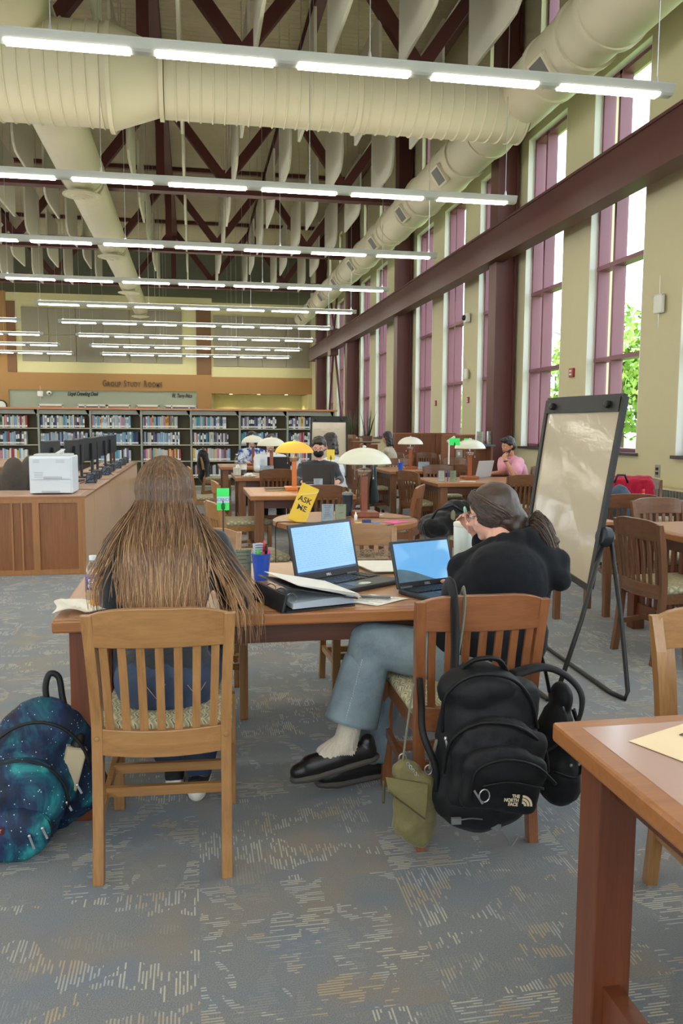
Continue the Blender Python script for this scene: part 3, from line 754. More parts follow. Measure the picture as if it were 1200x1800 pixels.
    m = MB(); m.box((0, .005, .455), (.43, .47, .055), None, .026); m.build('seat_cushion', m_seat, t, True)
    return t
ch0 = chair(w_chair, w_chairx); chR = chair(w_chair2, w_chair2x); chD = chair(w_dark, w_darkx)
USED = set()
def place(src, x, y, deg, label, group=None):
    if src.name in USED: return copy_tree(src, (x, y, 0), math.radians(deg), label, group)
    USED.add(src.name); src.location = (x, y, 0); src.rotation_euler = (0, 0, math.radians(deg)); src['label'] = label
    if group: src['group'] = group
    return src
# deg = direction turned from facing +Y
place(ch0, -.095, 2.80, -3, 'honey oak slat-back chair under the long-haired person')
place(chR, .94, 2.84, -1, 'reddish slat-back chair with the black backpack hung on it')
place(ch0, .02, 4.13, 180, 'oak chair on the far side of the front table, behind the blue cup')
place(ch0, .90, 4.22, 180, 'oak chair on the far side of the front table, between the laptops')
place(ch0, .42, 6.12, -78, 'oak chair seen side-on at the left of the round table')
place(ch0, .50, 8.42, -84, 'oak chair side-on at the left end of the table with the lit lamp')
place(ch0, .24, 11.3, -88, 'oak chair side-on behind the green sign')
place(ch0, .42, 15.5, -88, 'oak chair holding a black bag near the bookcase')
place(chD, 1.17, 7.93, 3, 'dark wooden chair back in front of the table with the lit lamp')
place(chD, 1.06, 10.9, 0, 'dark wooden chair between the lit lamp table and the cup-covered table')
place(chR, 1.86, 7.7, 65, 'reddish chair seen edge-on behind the big white lamp')
place(chD, 2.25, 11.9, 90, 'chair covered by a dark grey jacket behind the masked person')
place(chD, 2.92, 10.15, -68, 'brown chair turned sideways at the left end of the tray table')
place(chD, 3.80, 9.35, 2, 'brown chair back just above the hooded person\'s head')
place(chD, 3.78, 12.0, 5, 'brown chair between the two lamp tables on the right')
place(chD, 3.50, 11.25, 180, 'brown chair facing us behind the table with the information tray')
place(chD, 3.52, 13.7, 180, 'brown chair facing us behind the blue cup on the far right table')
place(chD, 4.65, 14.0, 180, 'brown chair in front of the wood screen below the leaflets')
place(chD, 2.80, 12.7, -85, 'brown chair side-on at the left end of the far right table')
for k, (x, y) in enumerate(((4.98, 17.0), (5.3, 16.2), (4.5, 17.0))):
    place(chD, x, y, 180+20*k, 'small distant chair before the far wood screen, %s from the left' % ORD[(2, 3, 1)[k]], 'chairs before the screen')
place(chD, 2.96, 4.63, -84, 'brown slat-back chair at the right beside the easel')
place(chD, 3.60, 5.62, 180, 'chair facing us at the right edge behind the right table')
place(chD, 3.68, 6.6, -14, 'reddish brown chair in front of the red jacket')
place(chD, 4.78, 8.05, 165, 'chair under the red jacket by the radiator')
place(ch0, 1.55, 1.93, 172, 'pale oak chair behind the nearest table corner at right')
place(chD, 1.13, 12.47, 180, 'chair of the white-shirted person at the second lamp table')
place(chD, 1.05, 15.32, 180, 'chair of the person in the blue and white top')
place(chD, 1.45, 9.74, 180, 'chair of the masked person')
place(chD, 4.62, 11.0, 105, 'chair of the person in the pink polo shirt')

def table(x0, x1, y0, y1, label, wl, wt=w_top, we=w_edge, slat_side=True, rail_only=False, name='library_table'):
    cx, cy = (x0+x1)/2, (y0+y1)/2; t = thing(name, label, 'table', (cx, cy, 0)); hx, hy = (x1-x0)/2, (y1-y0)/2
    m = MB(); m.box((0, 0, .7275), (2*hx, 2*hy, .045), None, .008); m.build('table_edge', we, t)
    m = MB(); m.bx(-hx+.05, hx-.05, -hy+.05, hy-.05, .745, .7512); m.build('table_top', wt, t)
    m = MB(); m.bx(-hx+.09, hx-.09, -hy+.09, -hy+.115, .62, .705); m.bx(-hx+.09, hx-.09, hy-.115, hy-.09, .62, .705); m.bx(-hx+.09, -hx+.115, -hy+.09, hy-.09, .62, .705); m.bx(hx-.115, hx-.09, -hy+.09, hy-.09, .62, .705)
    m.build('apron', wood('apron_dark', (70, 36, 22), (92, 50, 32), 0), t)
    for sx in (-1, 1):
        for sy in (-1, 1): MB().box((sx*(hx-.095), sy*(hy-.095), .3525), (.09, .09, .705)).build('leg', wl, t, bevel=.004)
    if slat_side:
        for sx in (-1, 1):
            m = MB(); m.bx(sx*(hx-.095)-.02, sx*(hx-.095)+.02, -hy+.14, hy-.14, .10, .19); m.build('end_rail', wl, t)
            if rail_only: continue
            n = int((2*hy-.3)/.085)
            for k in range(n):
                yy = -hy+.17+k*(2*hy-.34)/(n-1); MB().bx(sx*(hx-.095)-.01, sx*(hx-.095)+.01, yy-.018, yy+.018, .19, .62).build('end_slat', wl, t)
    return t
table(-.49, 1.30, 2.90, 4.02, 'long oak study table in front holding two laptops and a binder', w_leg)
table(.53, 1.58, 7.92, 9.1, 'oak table carrying the lit amber lamp', w_leg2)
table(.53, 1.6, 10.75, 12.0, 'oak table with a white lamp, bottles and cup behind the lit lamp table', w_leg2)
table(.42, 1.5, 13.6, 14.9, 'farthest oak table in the left column near the bookcase', w_leg2)
table(2.9, 4.05, 12.1, 13.4, 'oak table with blue cup and white lamp in the right column', w_leg2)
table(2.87, 4.35, 9.45, 10.65, 'oak table with white lamp and silver laptop, pink-shirted person beside it', w_leg2)
table(3.0, 4.25, 4.15, 5.4, 'dark table at the right edge behind the easel', w_leg)
table(.80, 2.3, .42, 1.71, 'nearest table at lower right with a paper sheet', w_leg, mat('worn_laminate', (186, 152, 138), .22, var=.04, coat=.5), w_edge, rail_only=True)
table(3.95, 4.5, 6.75, 7.45, 'small table beside the red jacket', w_leg2, slat_side=False)
# round table
t = thing('round_table', 'round oak table behind the open laptops with big white lamp', 'table', (1.09, 5.9, 0))
MB().lathe([(.50, .70), (.53, .712), (.53, .742), (.515, .75)], (0, 0, 0), 64).build('table_edge', w_edge, t, auto=30)
MB().lathe([(.50, .749), (.50, .7515)], (0, 0, 0), 64).build('table_top', w_top, t)
MB().lathe([(.07, .06), (.06, .3), (.07, .7)], (0, 0, 0), 20).build('pedestal', w_leg2, t, True)
for k in range(4):
    a = PI/4+k*PI/2; MB().bar((0, 0, .12), (.38*math.cos(a), .38*math.sin(a), .03), .07, .06).build('foot', w_leg2, t, bevel=.005)
# ---- lamps
m_shade = mat('frosted_glass_shade', (222, 222, 204), .3, var=.02, coat=.3)
def lit_shade():
    b = NB('lit_amber_shade'); b.col(lin((255, 226, 130))); b.rough(.35)
    b.b.inputs['Transmission Weight'].default_value = 0
    tl = b.node('ShaderNodeBsdfTranslucent'); tl.inputs[0].default_value = (1, .80, .38, 1); mx = b.node('ShaderNodeMixShader'); mx.inputs[0].default_value = .7
    b.link(b.b.outputs[0], mx.inputs[1]); b.link(tl.outputs[0], mx.inputs[2]); b.link(mx.outputs[0], b.n['Material Output'].inputs[0]); return b.m
m_lit = lit_shade(); m_lampwood = wood('lamp_post_wood', (112, 52, 28), (138, 72, 40), 2, .3, .5); m_chrome = mat('chrome', (200, 200, 205), .12, metal=1, var=0)
def lamp(x, y, r, lit, label, post=m_lampwood):
    t = thing('table_lamp', label, 'lamp', (x, y, .7515))
    m = MB(); m.box((0, 0, .02), (.2, .2, .04), None, .008); m.build('base', post, t)
    m = MB(); m.box((0, 0, .17), (.048, .048, .27), None, .004); m.build('post', post, t)
    m = MB(); m.lathe([(.03, .305), (.045, .31), (.05, .335), (.055, .34), (.055, .35), (.02, .355), (.012, .36), (.012, .5)], (0, 0, 0), 24)
    m.build('collar', m_chrome, t, auto=40)
    m = MB(); n = 12; prof = []
    for k in range(n+1):
        a = k/n*math.radians(78); prof.append((r*math.sin(a)/math.sin(math.radians(78))+.004, .40+.115*(math.cos(a)-math.cos(math.radians(78)))/(1-math.cos(math.radians(78)))))
    inner = [(max(rr-.005, .003), z-.005) for rr, z in prof][::-1]
    m.lathe(prof+inner, (0, 0, 0), 40); m.build('shade', m_lit if lit else m_shade, t, auto=60)
    MB().ell((0, 0, .522), (.014, .014, .012)).build('finial', m_chrome if not lit else m_chrome, t, True)
    for s in (-1, 1):
        m = MB(); m.tube([(s*.07, 0, .43), (s*.07, 0, .29)], .0015, 5); m.ell((s*.07, 0, .285), (.006, .006, .01)); m.build('pull_chain', m_chrome, t)
    if lit:
        b = MB(); b.ell((-.05, -.01, .44), (.028, .028, .035)); b.build('bulb', mat('bulb_glow', (255, 225, 150), .5, emit=18, var=0), t, True)
        l = bpy.data.lights.new('bulb_light', 'POINT'); l.energy = 30; l.color = (1, .75, .38); l.shadow_soft_size = .03
        lo = bpy.data.objects.new('bulb_light', l); COL.objects.link(lo); lo.location = (-.05, -.01, .455); lo.parent = t
    return t
lamp(1.25, 6.0, .20, False, 'large white dome lamp on the round table')
lamp(1.04, 8.6, .20, True, 'lit amber dome lamp glowing on its wooden post', wood('lamp_post_orange', (196, 104, 34), (214, 122, 44), 2, .3, .5))
lamp(1.08, 11.6, .20, False, 'white dome lamp just left of the lit lamp', wood('lamp_post_mid', (150, 78, 40), (170, 92, 48), 2, .3, .5))
lamp(1.0, 14.1, .19, False, 'farthest white dome lamp by the bookcase')
lamp(3.42, 12.8, .20, False, 'white dome lamp beside the blue cup at right', wood('lamp_post_mid', (150, 78, 40), (170, 92, 48)))
lamp(3.52, 10.2, .20, False, 'white dome lamp beside the silver laptop at right', wood('lamp_post_mid', (150, 78, 40), (170, 92, 48)))
# ---- bookcase
m_case = mat('bookcase_grey_green', (146, 149, 136), .6, var=.04); m_shelf = mat('bookcase_shelf', (178, 176, 156), .55, var=.03)
w_canopy = wood('canopy_oak', (170, 104, 52), (196, 132, 76), 0)
t = thing('long_bookcase', 'long grey library bookcase with oak top running across the hall', 'bookcase', (0, 18.4, 0))
UX = [3.14-1.062*k for k in range(9)]; SZ = [.30, .655, 1.012, 1.368]
for k, x in enumerate(UX): MB().bx(x-.02, x+.02, 0, .56, 0, 1.76).build('upright', m_case, t)
m = MB(); m.bx(UX[-1], 3.14, .27, .29, .1, 1.76); m.build('back_panel', mat('bookcase_back', (92, 85, 68), .8), t)
for a, c in zip(UX[1:], UX[:-1]):
    for z in SZ+[.1]: 
        MB().bx(a+.02, c-.02, .01, .27, z-.02, z).build('shelf', m_shelf, t)
    m = MB(); m.bx(a+.02, c-.02, .02, .03, 1.66, 1.75); m.prism([(c-.02, 1.75), (c-.02, 1.60), (c-.1, 1.75)], .02, .04, Matrix(((1, 0, 0), (0, 0, 1), (0, 1, 0)))); m.build('canopy_bracket', m_case, t)
    MB().bx(a+.02, c-.02, .03, .05, 0, .08).build('kick_plate', m_case, t)
MB().bx(UX[-1]-.05, 3.2, -.05, .62, 1.76, 1.80).build('canopy_top', w_canopy, t)
PAL = [((208, 214, 220), 'pale grey'), ((120, 160, 190), 'light blue'), ((44, 62, 98), 'navy blue'), ((34, 34, 38), 'black'), ((196, 190, 170), 'cream'), ((150, 40, 42), 'red'), ((70, 110, 90), 'green'), ((98, 84, 120), 'violet'), ((170, 176, 184), 'silver grey'), ((128, 96, 60), 'tan brown'), ((60, 140, 160), 'teal'), ((190, 120, 130), 'pink'), ((210, 170, 70), 'yellow')]
m_label = mat('spine_label', (225, 225, 220), .6, var=0)
bookmesh = {}
def book_mesh(ci, w_, h_, d_):
    k = (ci, w_, h_)
    if k in bookmesh: return bookmesh[k]
    m = MB(); m.bx(-w_/2, w_/2, 0, .003, 0, h_); m.bx(-w_/2, -w_/2+.003, 0, d_, 0, h_); m.bx(w_/2-.003, w_/2, 0, d_, 0, h_)
    m.bx(-w_/2+.003, w_/2-.003, .003, d_-.005, .003, h_-.004, mi=2)
    m.bx(-w_/2+.002, w_/2-.002, -.0008, .001, .02, .055, mi=1)
    if ci % 3 == 0: m.bx(-w_/2+.005, w_/2-.005, -.0006, .001, h_*.45, h_*.8, mi=1 if ci % 2 else 3)
    c = PAL[ci][0]; c2 = tuple(max(0, v-60) for v in c)
    bookmesh[k] = m.mesh('book', [mat('cover_'+PAL[ci][1].replace(' ', '_'), c, .5, var=.12), m_label, mat('page_block', (226, 218, 196), .9, var=.03), mat('title_'+PAL[ci][1].replace(' ', '_'), c2, .5, var=0)]); return bookmesh[k]
rnd = random.Random(3); nind = 0; stuff = MB(); stuff_m = [mat('cover_'+p[1].replace(' ', '_'), p[0], .5, var=.12) for p in PAL]+[m_label]
rowname = {3: 'top', 2: 'second', 1: 'third', 0: 'lowest'}
FILL = {}
for s in (3, 2, 1, 0):
    for b_ in range(8):
        a = UX[7-b_+1] if 7-b_+1 < len(UX) else None
    for b_, (a, c) in enumerate(sorted(zip(UX[1:], UX[:-1]))):
        if a < -4.4: continue
        if s == 0 and a < -1.4: continue
        bay = sum(1 for u in UX[1:] if u <= a and u > -4.4); bayname = ORD[bay]
        f = rnd.choice((.76, .8, .84, .9)) if b_ > 3 else rnd.choice((.8, .93, .97)); x = a+.03; xe = a+1.0*f; n = 0
        pal = rnd.choice(([0, 1, 2, 3, 8, 8, 0, 1], [0, 3, 3, 2, 8, 5, 0, 4], [0, 1, 8, 10, 2, 0, 6], [3, 3, 0, 7, 2, 8, 4], [0, 4, 11, 12, 5, 1, 8]))
        while x < xe:
            ci = rnd.choice(pal) if rnd.random() < .8 else rnd.randrange(13)
            w_ = rnd.choice((.028, .034, .04, .048)); h_ = rnd.choice((.235, .25, .262, .275)); x += w_/2+.001; n += 1
            y = .03+rnd.uniform(0, .02)
            if s >= 2 and nind < 300:
                o = bpy.data.objects.new('book', book_mesh(ci, w_, h_, .16)); COL.objects.link(o); o.location = (x, 18.4+y, SZ[s]); nind += 1
                tag(o, '%s book, %s from the left on the %s shelf, %s bay of the bookcase' % (PAL[ci][1], ORD[min(n, 34)], rowname[s], bayname), 'book', 'books on the long bookcase')
            else:
                stuff.bx(x-w_/2, x+w_/2, 18.4+y, 18.4+y+.16, SZ[s]+.0005, SZ[s]+h_, mi=ci); stuff.bx(x-w_/2+.002, x+w_/2-.002, 18.4+y-.0008, 18.4+y, SZ[s]+.02, SZ[s]+.055, mi=13)
            x += w_/2
tag(stuff.build('book_rows', stuff_m), 'rows of mixed library books on the lower bookcase shelves', 'books', kind='stuff')
# books seen past the back panel are left dark; metal book ends
# ---- wood screens and counters on the right
w_screen = wood('screen_wood', (112, 66, 42), (136, 84, 56), 2, .4, .2)
t = thing('wood_screen', 'tall brown wood privacy screen behind the right hand tables', 'screen', (0, 0, 0))
for k, (x0, x1) in enumerate(((4.35, 4.94), (4.95, 5.3), (5.31, 5.74))):
    MB().bx(x0, x1, 17.6, 17.64, .05, 1.27).build('panel', w_screen, t)
MB().bx(4.33, 5.74, 17.57, 17.67, 1.27, 1.295).build('top_cap', w_edge, t)
for x in (4.36, 4.945, 5.305): MB().bx(x-.03, x+.03, 17.56, 17.6, 0, 1.27).build('post', w_screen, t)
t = thing('study_carrel', 'brown wood carrel screen with lower ledge against the window wall', 'carrel', (0, 0, 0))
MB().bx(4.45, 5.08, 14.45, 14.49, .05, 1.27).build('panel', w_screen, t); MB().bx(4.45, 5.08, 14.43, 14.51, 1.27, 1.29).build('top_cap', w_edge, t)
MB().bx(5.08, 5.3, 14.45, 14.49, .05, 1.08).build('panel', w_screen, t); MB().bx(5.3, 5.34, 14.2, 14.75, .05, 1.1).build('panel', w_screen, t)
MB().bx(5.05, 5.35, 14.1, 14.7, 1.08, 1.11).build('ledge', mat('ledge_slate', (70, 84, 92), .4), t)
t = thing('window_counter', 'pale topped counter with wood end panel near the far windows', 'counter', (0, 0, 0))
MB().bx(3.0, 3.9, 19.5, 20.3, 1.14, 1.18).build('counter_top', mat('counter_pale', (190, 186, 184), .3), t)
MB().bx(3.2, 3.95, 19.52, 19.56, .05, 1.14).build('panel', w_screen, t); MB().bx(3.55, 3.62, 18.3, 19.3, 0, 1.24).build('end_panel', w_chair2, t)
MB().bx(3.62, 4.1, 19.0, 19.4, .6, .64).build('shelf', mat('counter_pale', (190, 186, 184), .3), t)
t = thing('high_table', 'dark round high table behind the screens at right', 'table', (3.6, 17.2, 0))
MB().lathe([(.32, 1.08), (.33, 1.09), (.33, 1.11)], (0, 0, 0), 32).build('table_top', w_darkx, t); MB().lathe([(.03, .03), (.03, 1.08)], (0, 0, 0), 12).build('post', m_black, t); MB().lathe([(.24, 0), (.24, .02), (.05, .05)], (0, 0, 0), 24).build('base', m_black, t)
# potted snake plants by the windows
m_plant = mat('plant_green', (70, 98, 66), .6, var=.3)
for k, (x, y, h) in enumerate(((5.1, 26.6, .95), (5.15, 24.3, 1.0), (5.1, 29.0, .7))):
    t = thing('potted_plant', 'tall spiky green plant on the far window ledge, %s from the left' % ORD[(2, 3, 1)[k]], 'plant', (x, y, .9))
    MB().lathe([(.12, 0), (.16, .25), (.15, .25)], (0, 0, 0), 20).build('pot', mat('terracotta_dark', (110, 80, 66), .7), t)
    m = MB(); r_ = random.Random(k)
    for q in range(12):
        a = r_.uniform(0, 6.28); l = h*r_.uniform(.6, 1); b0 = Vector((.06*math.cos(a), .06*math.sin(a), .2)); tip = b0+Vector((.25*math.cos(a)*r_.random(), .25*math.sin(a)*r_.random(), l)); md = (b0+tip)/2+Vector((0, 0, .05))
        m.tube([b0, md, tip], [.03, .035, .004], 6, squash=.25)
    m.build('leaf', m_plant, t, True)
    # the stand the plant is on
    s = thing('plant_ledge', 'low wood ledge under the far plants, %s from the left' % ORD[(2, 3, 1)[k]], 'ledge', (x, y, 0)); MB().box((0, 0, .45), (.5, .7, .9), None, .01).build('body', w_screen, s)
# ---- computer desk row on the left
w_case = wood('cabinet_oak', (148, 98, 52), (172, 118, 66), 2, .35, .3); w_casep = wood('cabinet_panel_oak', (120, 70, 32), (148, 92, 46), 2, .4, .2); w_caselit = wood('cabinet_oak_lit_side', (196, 152, 112), (214, 174, 134), 2, .35, .3)  # third oak: window light on the cabinet sides painted in as a paler copy
YS = [8.12, 8.93, 10.56, 12.08, 13.73, 15.57]; XR = -1.03
for k in range(5):
    y0, y1 = YS[k], YS[k+1]-.012; lab = ['nearest oak computer cabinet with framed end panel under the printer', 'second oak computer cabinet back from the printer', 'third oak computer cabinet, middle of the row', 'fourth oak computer cabinet back from the printer', 'farthest oak computer cabinet by the bookcase'][k]
    t = thing('computer_cabinet', lab, 'cabinet', (XR, y0, 0), group='computer cabinets on the left')
    w_ = -2.35 if k == 0 else -.6
    if k == 0:
        m = MB(); m.bx(-2.35, 0, .012, y1-y0, 0, .73); m.build('body', w_caselit, t)
        f = MB()
        for a, c in ((-2.35, -2.25), (-1.32, -1.24), (-.83, -.76), (-.59, -.575), (-.53, -.455), (-.35+.24, -.035)): pass
        # shaker stiles and rails on the end face
        for a, c in ((-2.349, -2.28), (-1.60, -1.53), (-.86, -.80), (-.335-.14, -.335-.08), (-.065, 0)): f.bx(a, c, -.02, .01, .002, .73)
        f.bx(-2.348, -.001, -.019, .009, .69, .729); f.bx(-2.348, -.001, -.019, .009, .003, .05)
        for a in (-.66, -.57): f.bx(a-.008, a+.008, -.015, .008, .05, .69)
        f.build('end_frame', w_case, t)
        MB().bx(-2.34, -.01, .004, .011, .02, .7).build('end_panel', w_casep, t)
    else:
        MB().bx(-.6, 0, 0, y1-y0, 0, .73).build('body', w_caselit, t)
    m = MB(); m.bx(-2.36 if k == 0 else -.61, .012, -.025 if k == 0 else -.006, y1-y0, .73, .75+.004*k); m.build('cabinet_top', w_edge, t)
    m = MB(); m.bx(-2.3 if k == 0 else -.56, -.05, .05, y1-y0-.05, .7495, .7535+.004*k); m.build('inlay', mat('desk_laminate', (186, 150, 130), .35), t)
# second desk at far left edge
t = thing('computer_cabinet', 'curved oak desk return at the far left edge', 'cabinet', (-2.75, 9.6, 0), group=None); MB().bx(-.6, .45, 0, 3, 0, .93, .02).build('body', w_case, t)
# printer
m_prn = mat('printer_white', (214, 222, 230), .45, var=.01); m_prn2 = mat('printer_grey', (186, 190, 194), .5, var=.02)
t = thing('laser_printer', 'white laser printer standing on the nearest computer cabinet', 'printer', (-1.36, 8.5, .7535))
MB().box((0, .02, .19), (.40, .42, .36), None, .012).build('body', m_prn, t)
MB().box((0, -.195, .075), (.37, .02, .12), None, .006).build('paper_drawer', m_prn, t); MB().box((0, -.21, .03), (.17, .012, .016), None, .004).build('drawer_handle', m_prn2, t)
MB().box((.0, -.195, .25), (.37, .02, .21), None, .006).build('front_panel', m_prn, t); MB().box((.02, -.212, .165), (.17, .014, .022), None, .004).build('drawer_handle', m_prn2, t)
m = MB()
for z in (.17, .185, .2, .215): m.box((-.11, -.207, z), (.08, .004, .006))
for z in (.31, .322, .334): m.box((-.13, -.207, z), (.06, .004, .005)); m.box((.09, -.207, z), (.08, .004, .005))
m.build('vent', m_prn2, t)
MB().box((-.0, .04, .378), (.34, .3, .02), None, .008).build('top_tray', m_prn2, t); MB().bar((.03, .0, .39), (.09, .05, .43), .05, .01).build('paper_stop', m_prn, t)
# monitors back to back on the cabinets: tall thin, with stand
m_mon = mat('monitor_black', (28, 32, 38), .4); m_blue = mat('device_blue_grey', (90, 110, 135), .4)
def monitor():
    t = thing('computer_monitor', 'x', 'monitor')
    MB().box((0, 0, .34), (.035, .5, .31), None, .01).build('screen_case', m_mon, t)
    MB().box((-.019, 0, .34), (.002, .46, .27)).build('screen', mat('screen_off', (20, 26, 36), .12), t)
    MB().bx(.02, .045, -.025, .025, .01, .42).build('stand_post', m_mon, t); MB().box((.02, 0, .008), (.18, .22, .016), None, .005).build('stand_foot', m_mon, t); return t
mon = monitor(); first = True
for k, (x, y) in enumerate(((-1.55, 9.5), (-1.42, 10.2), (-1.44, 10.9), (-1.40, 11.7), (-1.42, 12.5), (-1.40, 13.4), (-1.40, 14.3), (-1.42, 15.1))):
    lab = 'black monitor on the computer cabinets, %s behind the printer' % ORD[k+1]; z = .7535+.004*min(4, sum(1 for q in YS[1:] if q <= y))
    rz = -.22+.06*(k % 3)
    if first: mon.location = (x, y, z); mon.rotation_euler = (0, 0, rz); mon['label'] = lab; mon['group'] = 'monitors on the cabinets'; first = False
    else: copy_tree(mon, (x, y, z), rz, lab, 'monitors on the cabinets')
    t = thing('computer_box', 'small black desktop computer beside a monitor, %s behind the printer' % ORD[k+1], 'computer', (x+.24, y-.2, z), group='small desktop computers')
    MB().box((0, 0, .05), (.1, .24, .1), None, .006).build('case', m_mon, t); MB().box((.0, -.122, .05), (.08, .004, .08)).build('port_panel', m_blue, t)
    m = MB(); r_ = random.Random(k+5)
    for q in range(4): a = Vector((0, -.12, .03+.02*q)); m.tube([a, a+Vector((.04, -.06, .03*r_.random())), a+Vector((r_.uniform(-.1, .12), -.1-.08*r_.random(), -a.z+.005))], .004, 5)
    m.build('cable', m_black, t, True)
# patterned office chairs
m_off = mat('office_fabric', (96, 90, 84), .9, var=.3, scale=90)
for k, (x, y, rz) in enumerate(((-2.0, 9.78, 1.0), (-1.95, 10.55, .95))):
    t = thing('office_chair', 'grey speckled office chair behind the cabinets, %s' % ('left of the printer' if k == 0 else 'partly hidden by the printer'), 'chair', (x, y, 0), rz)
    m = MB(); m.box((0, .03, .74), (.44, .07, .36), (.2, 0, 0), .034); m.ell((0, .0, .90), (.17, .05, .17)); blob(m, 'backrest', m_off, t, .02, 6)
    MB().box((0, -.28, .47), (.46, .46, .08), None, .03).build('seat', m_off, t); MB().tube([(0, -.25, .43), (0, -.25, .08)], .03, 10).build('gas_post', m_black, t)
    m = MB(); m.bar((0, -.02, .46), (0, .03, .62), .05, .02); m.build('back_bracket', m_black, t)
    for q in range(5): a = q*2*PI/5; m = MB(); m.bar((0, -.25, .09), (.26*math.cos(a), -.25+.26*math.sin(a), .06), .04, .03); m.ell((.26*math.cos(a), -.25+.26*math.sin(a), .03), (.03, .03, .03)); m.build('caster_leg', m_black, t)
# ---- easels
def whiteboard(TL, TR, BL, BR, label, hub, legs, marks=False):
    t = thing('easel_whiteboard', label, 'whiteboard')
    TL, TR, BL, BR = map(Vector, (TL, TR, BL, BR)); n = (TR-TL).cross(BL-TL).normalized()
    if n.dot(Vector((0, 0, H))-TL) < 0: n = -n
    def quadbox(a, b, c, d, th, off):
        vs = [p+n*off for p in (a, b, c, d)]+[p+n*(off-th) for p in (a, b, c, d)]
        m = MB(); m.add(vs, [(0, 1, 2, 3), (7, 6, 5, 4), (0, 4, 5, 1), (1, 5, 6, 2), (2, 6, 7, 3), (3, 7, 4, 0)]); return m
    b = NB('whiteboard_surface'); b.col(lin((190, 178, 158))); b.rough(.08); nn = b.noise(b.coord((3, 1, 1)), 7, 4, .6); b.bump(nn, .16, .01)
    quadbox(TL, TR, BR, BL, .015, 0).build('board', b.m, t)
    fr = MB(); w_ = .016
    for p, q in ((TL, TR), (TR, BR), (BR, BL), (BL, TL)): fr.bar(p, q, w_*2, w_*1.6, n)
    fr.build('frame', m_black, t)
    e = (TR-TL).normalized(); d = (BL-TL).normalized()
    quadbox(TL+e*.02, TR-e*.02, TR-e*.02+d*.085, TL+e*.02+d*.085, .02, .018).build('paper_clamp', m_black, t)
    k = MB()
    for u in (.12, .85): p = TL.lerp(TR, u)+d*.045+n*.02; k.lathe([(.022, 0), (.022, .02), (.016, .024)], p, 14, R=basis(n, (0, 1, .1)))
    k.build('clamp_knob', m_black, t, auto=40)
    hub = Vector(hub); m = MB(); m.lathe([(.045, -.03), (.055, -.02), (.055, .02), (.045, .03)], hub, 20, R=basis(n)); m.build('hinge_hub', mat('hub_black', (30, 38, 46), .4), t, auto=40)
    m = MB()
    for L in legs: m.tube(L, .0125, 10)
    m.build('leg_frame', m_black, t, True)
    if marks:
        m = MB(); r_ = random.Random(2)
        for q in range(5):
            c = TL.lerp(TR, .18+.13*q)+d*(.2+.05*(q % 2)); m.bar(c+n*.003, c+e*.06+n*.003, .004, .001, n)
        m.build('marker_writing', mat('marker_grey', (140, 120, 120), .6), t)
    return t
whiteboard((2.25, 5.0, 1.592), (2.335, 4.2, 1.592), (2.08, 4.9, .66), (2.11, 4.09, .55), 'large white easel board standing in the right foreground', (2.20, 4.12, .83),
    [[(2.20, 4.12, .83), (2.02, 4.0, .4), (1.82, 3.86, .03), (1.80, 3.90, .014), (1.80, 5.0, .014), (1.83, 5.06, .03), (2.02, 5.0, .4), (2.16, 4.95, .8)],
     [(2.235, 4.12, .83), (2.24, 3.98, .4), (2.22, 3.85, .05), (2.20, 3.84, .014), (2.18, 3.95, .012), (2.22, 4.85, .012), (2.24, 4.93, .03), (2.2, 4.97, .4), (2.17, 4.97, .8)]])
whiteboard((1.92, 13.5, 1.575), (2.51, 13.5, 1.575), (1.86, 13.25, .6), (2.47, 13.25, .6), 'distant white easel board behind the masked person', (2.47, 13.4, .8),
    [[(2.47, 13.4, .8), (2.48, 13.1, .02), (2.4, 13.05, .014), (1.9, 13.05, .014), (1.87, 13.3, .7)], [(2.48, 13.5, .85), (2.48, 13.9, .02), (2.4, 13.95, .014), (1.95, 13.95, .014), (1.9, 13.6, .8)]], True)
# ================================================================ people
def skin_mat(name, rgb):
    b = NB(name); v = b.coord(); n = b.noise(v, 30, 3); c = lin(rgb); b.col(b.mix(n, tuple(x*.9 for x in c), tuple(min(1, x*1.08) for x in c)))
    b.rough(.5); b.b.inputs['Subsurface Weight'].default_value = .08; b.b.inputs['Subsurface Radius'].default_value = (.01, .004, .002); return b.m
sk_light = skin_mat('skin_light', (226, 170, 146)); sk_tan = skin_mat('skin_tan', (196, 140, 108))
def cloth(name, rgb, var=.15, scale=180, bump=.3, rough=.9, sheen=.2):
    b = NB(name); v = b.coord(); n = b.noise(v, scale, 2); n2 = b.noise(v, 9, 3); c = lin(rgb)
    m = b.mix(n, tuple(x*(1-var) for x in c), tuple(min(1, x*(1+var)) for x in c)); b.col(b.mix(b.math('MULTIPLY', n2, .18), m, tuple(x*.6 for x in c)))
    b.rough(rough); b.b.inputs['Sheen Weight'].default_value = sheen; b.b.inputs['Specular IOR Level'].default_value = .3; b.bump(b.math('ADD', b.math('MULTIPLY', n, .3), n2), bump, .01); return b.m
def denim(name, rgb, rgb2):
    b = NB(name); v = b.coord(); n = b.noise(v, 7, 4, .6); tw = b.noise(b.coord((500, 500, 60)), 1, 2)
    c = b.ramp(n, [(.35, lin(rgb)), (.65, lin(rgb2))]); b.col(b.mix(b.math('MULTIPLY', tw, .35), c, lin(tuple(min(255, x+40) for x in rgb2)))); b.rough(.85)
    b.bump(b.math('ADD', n, b.math('MULTIPLY', tw, .1)), .35, .015); return b.m
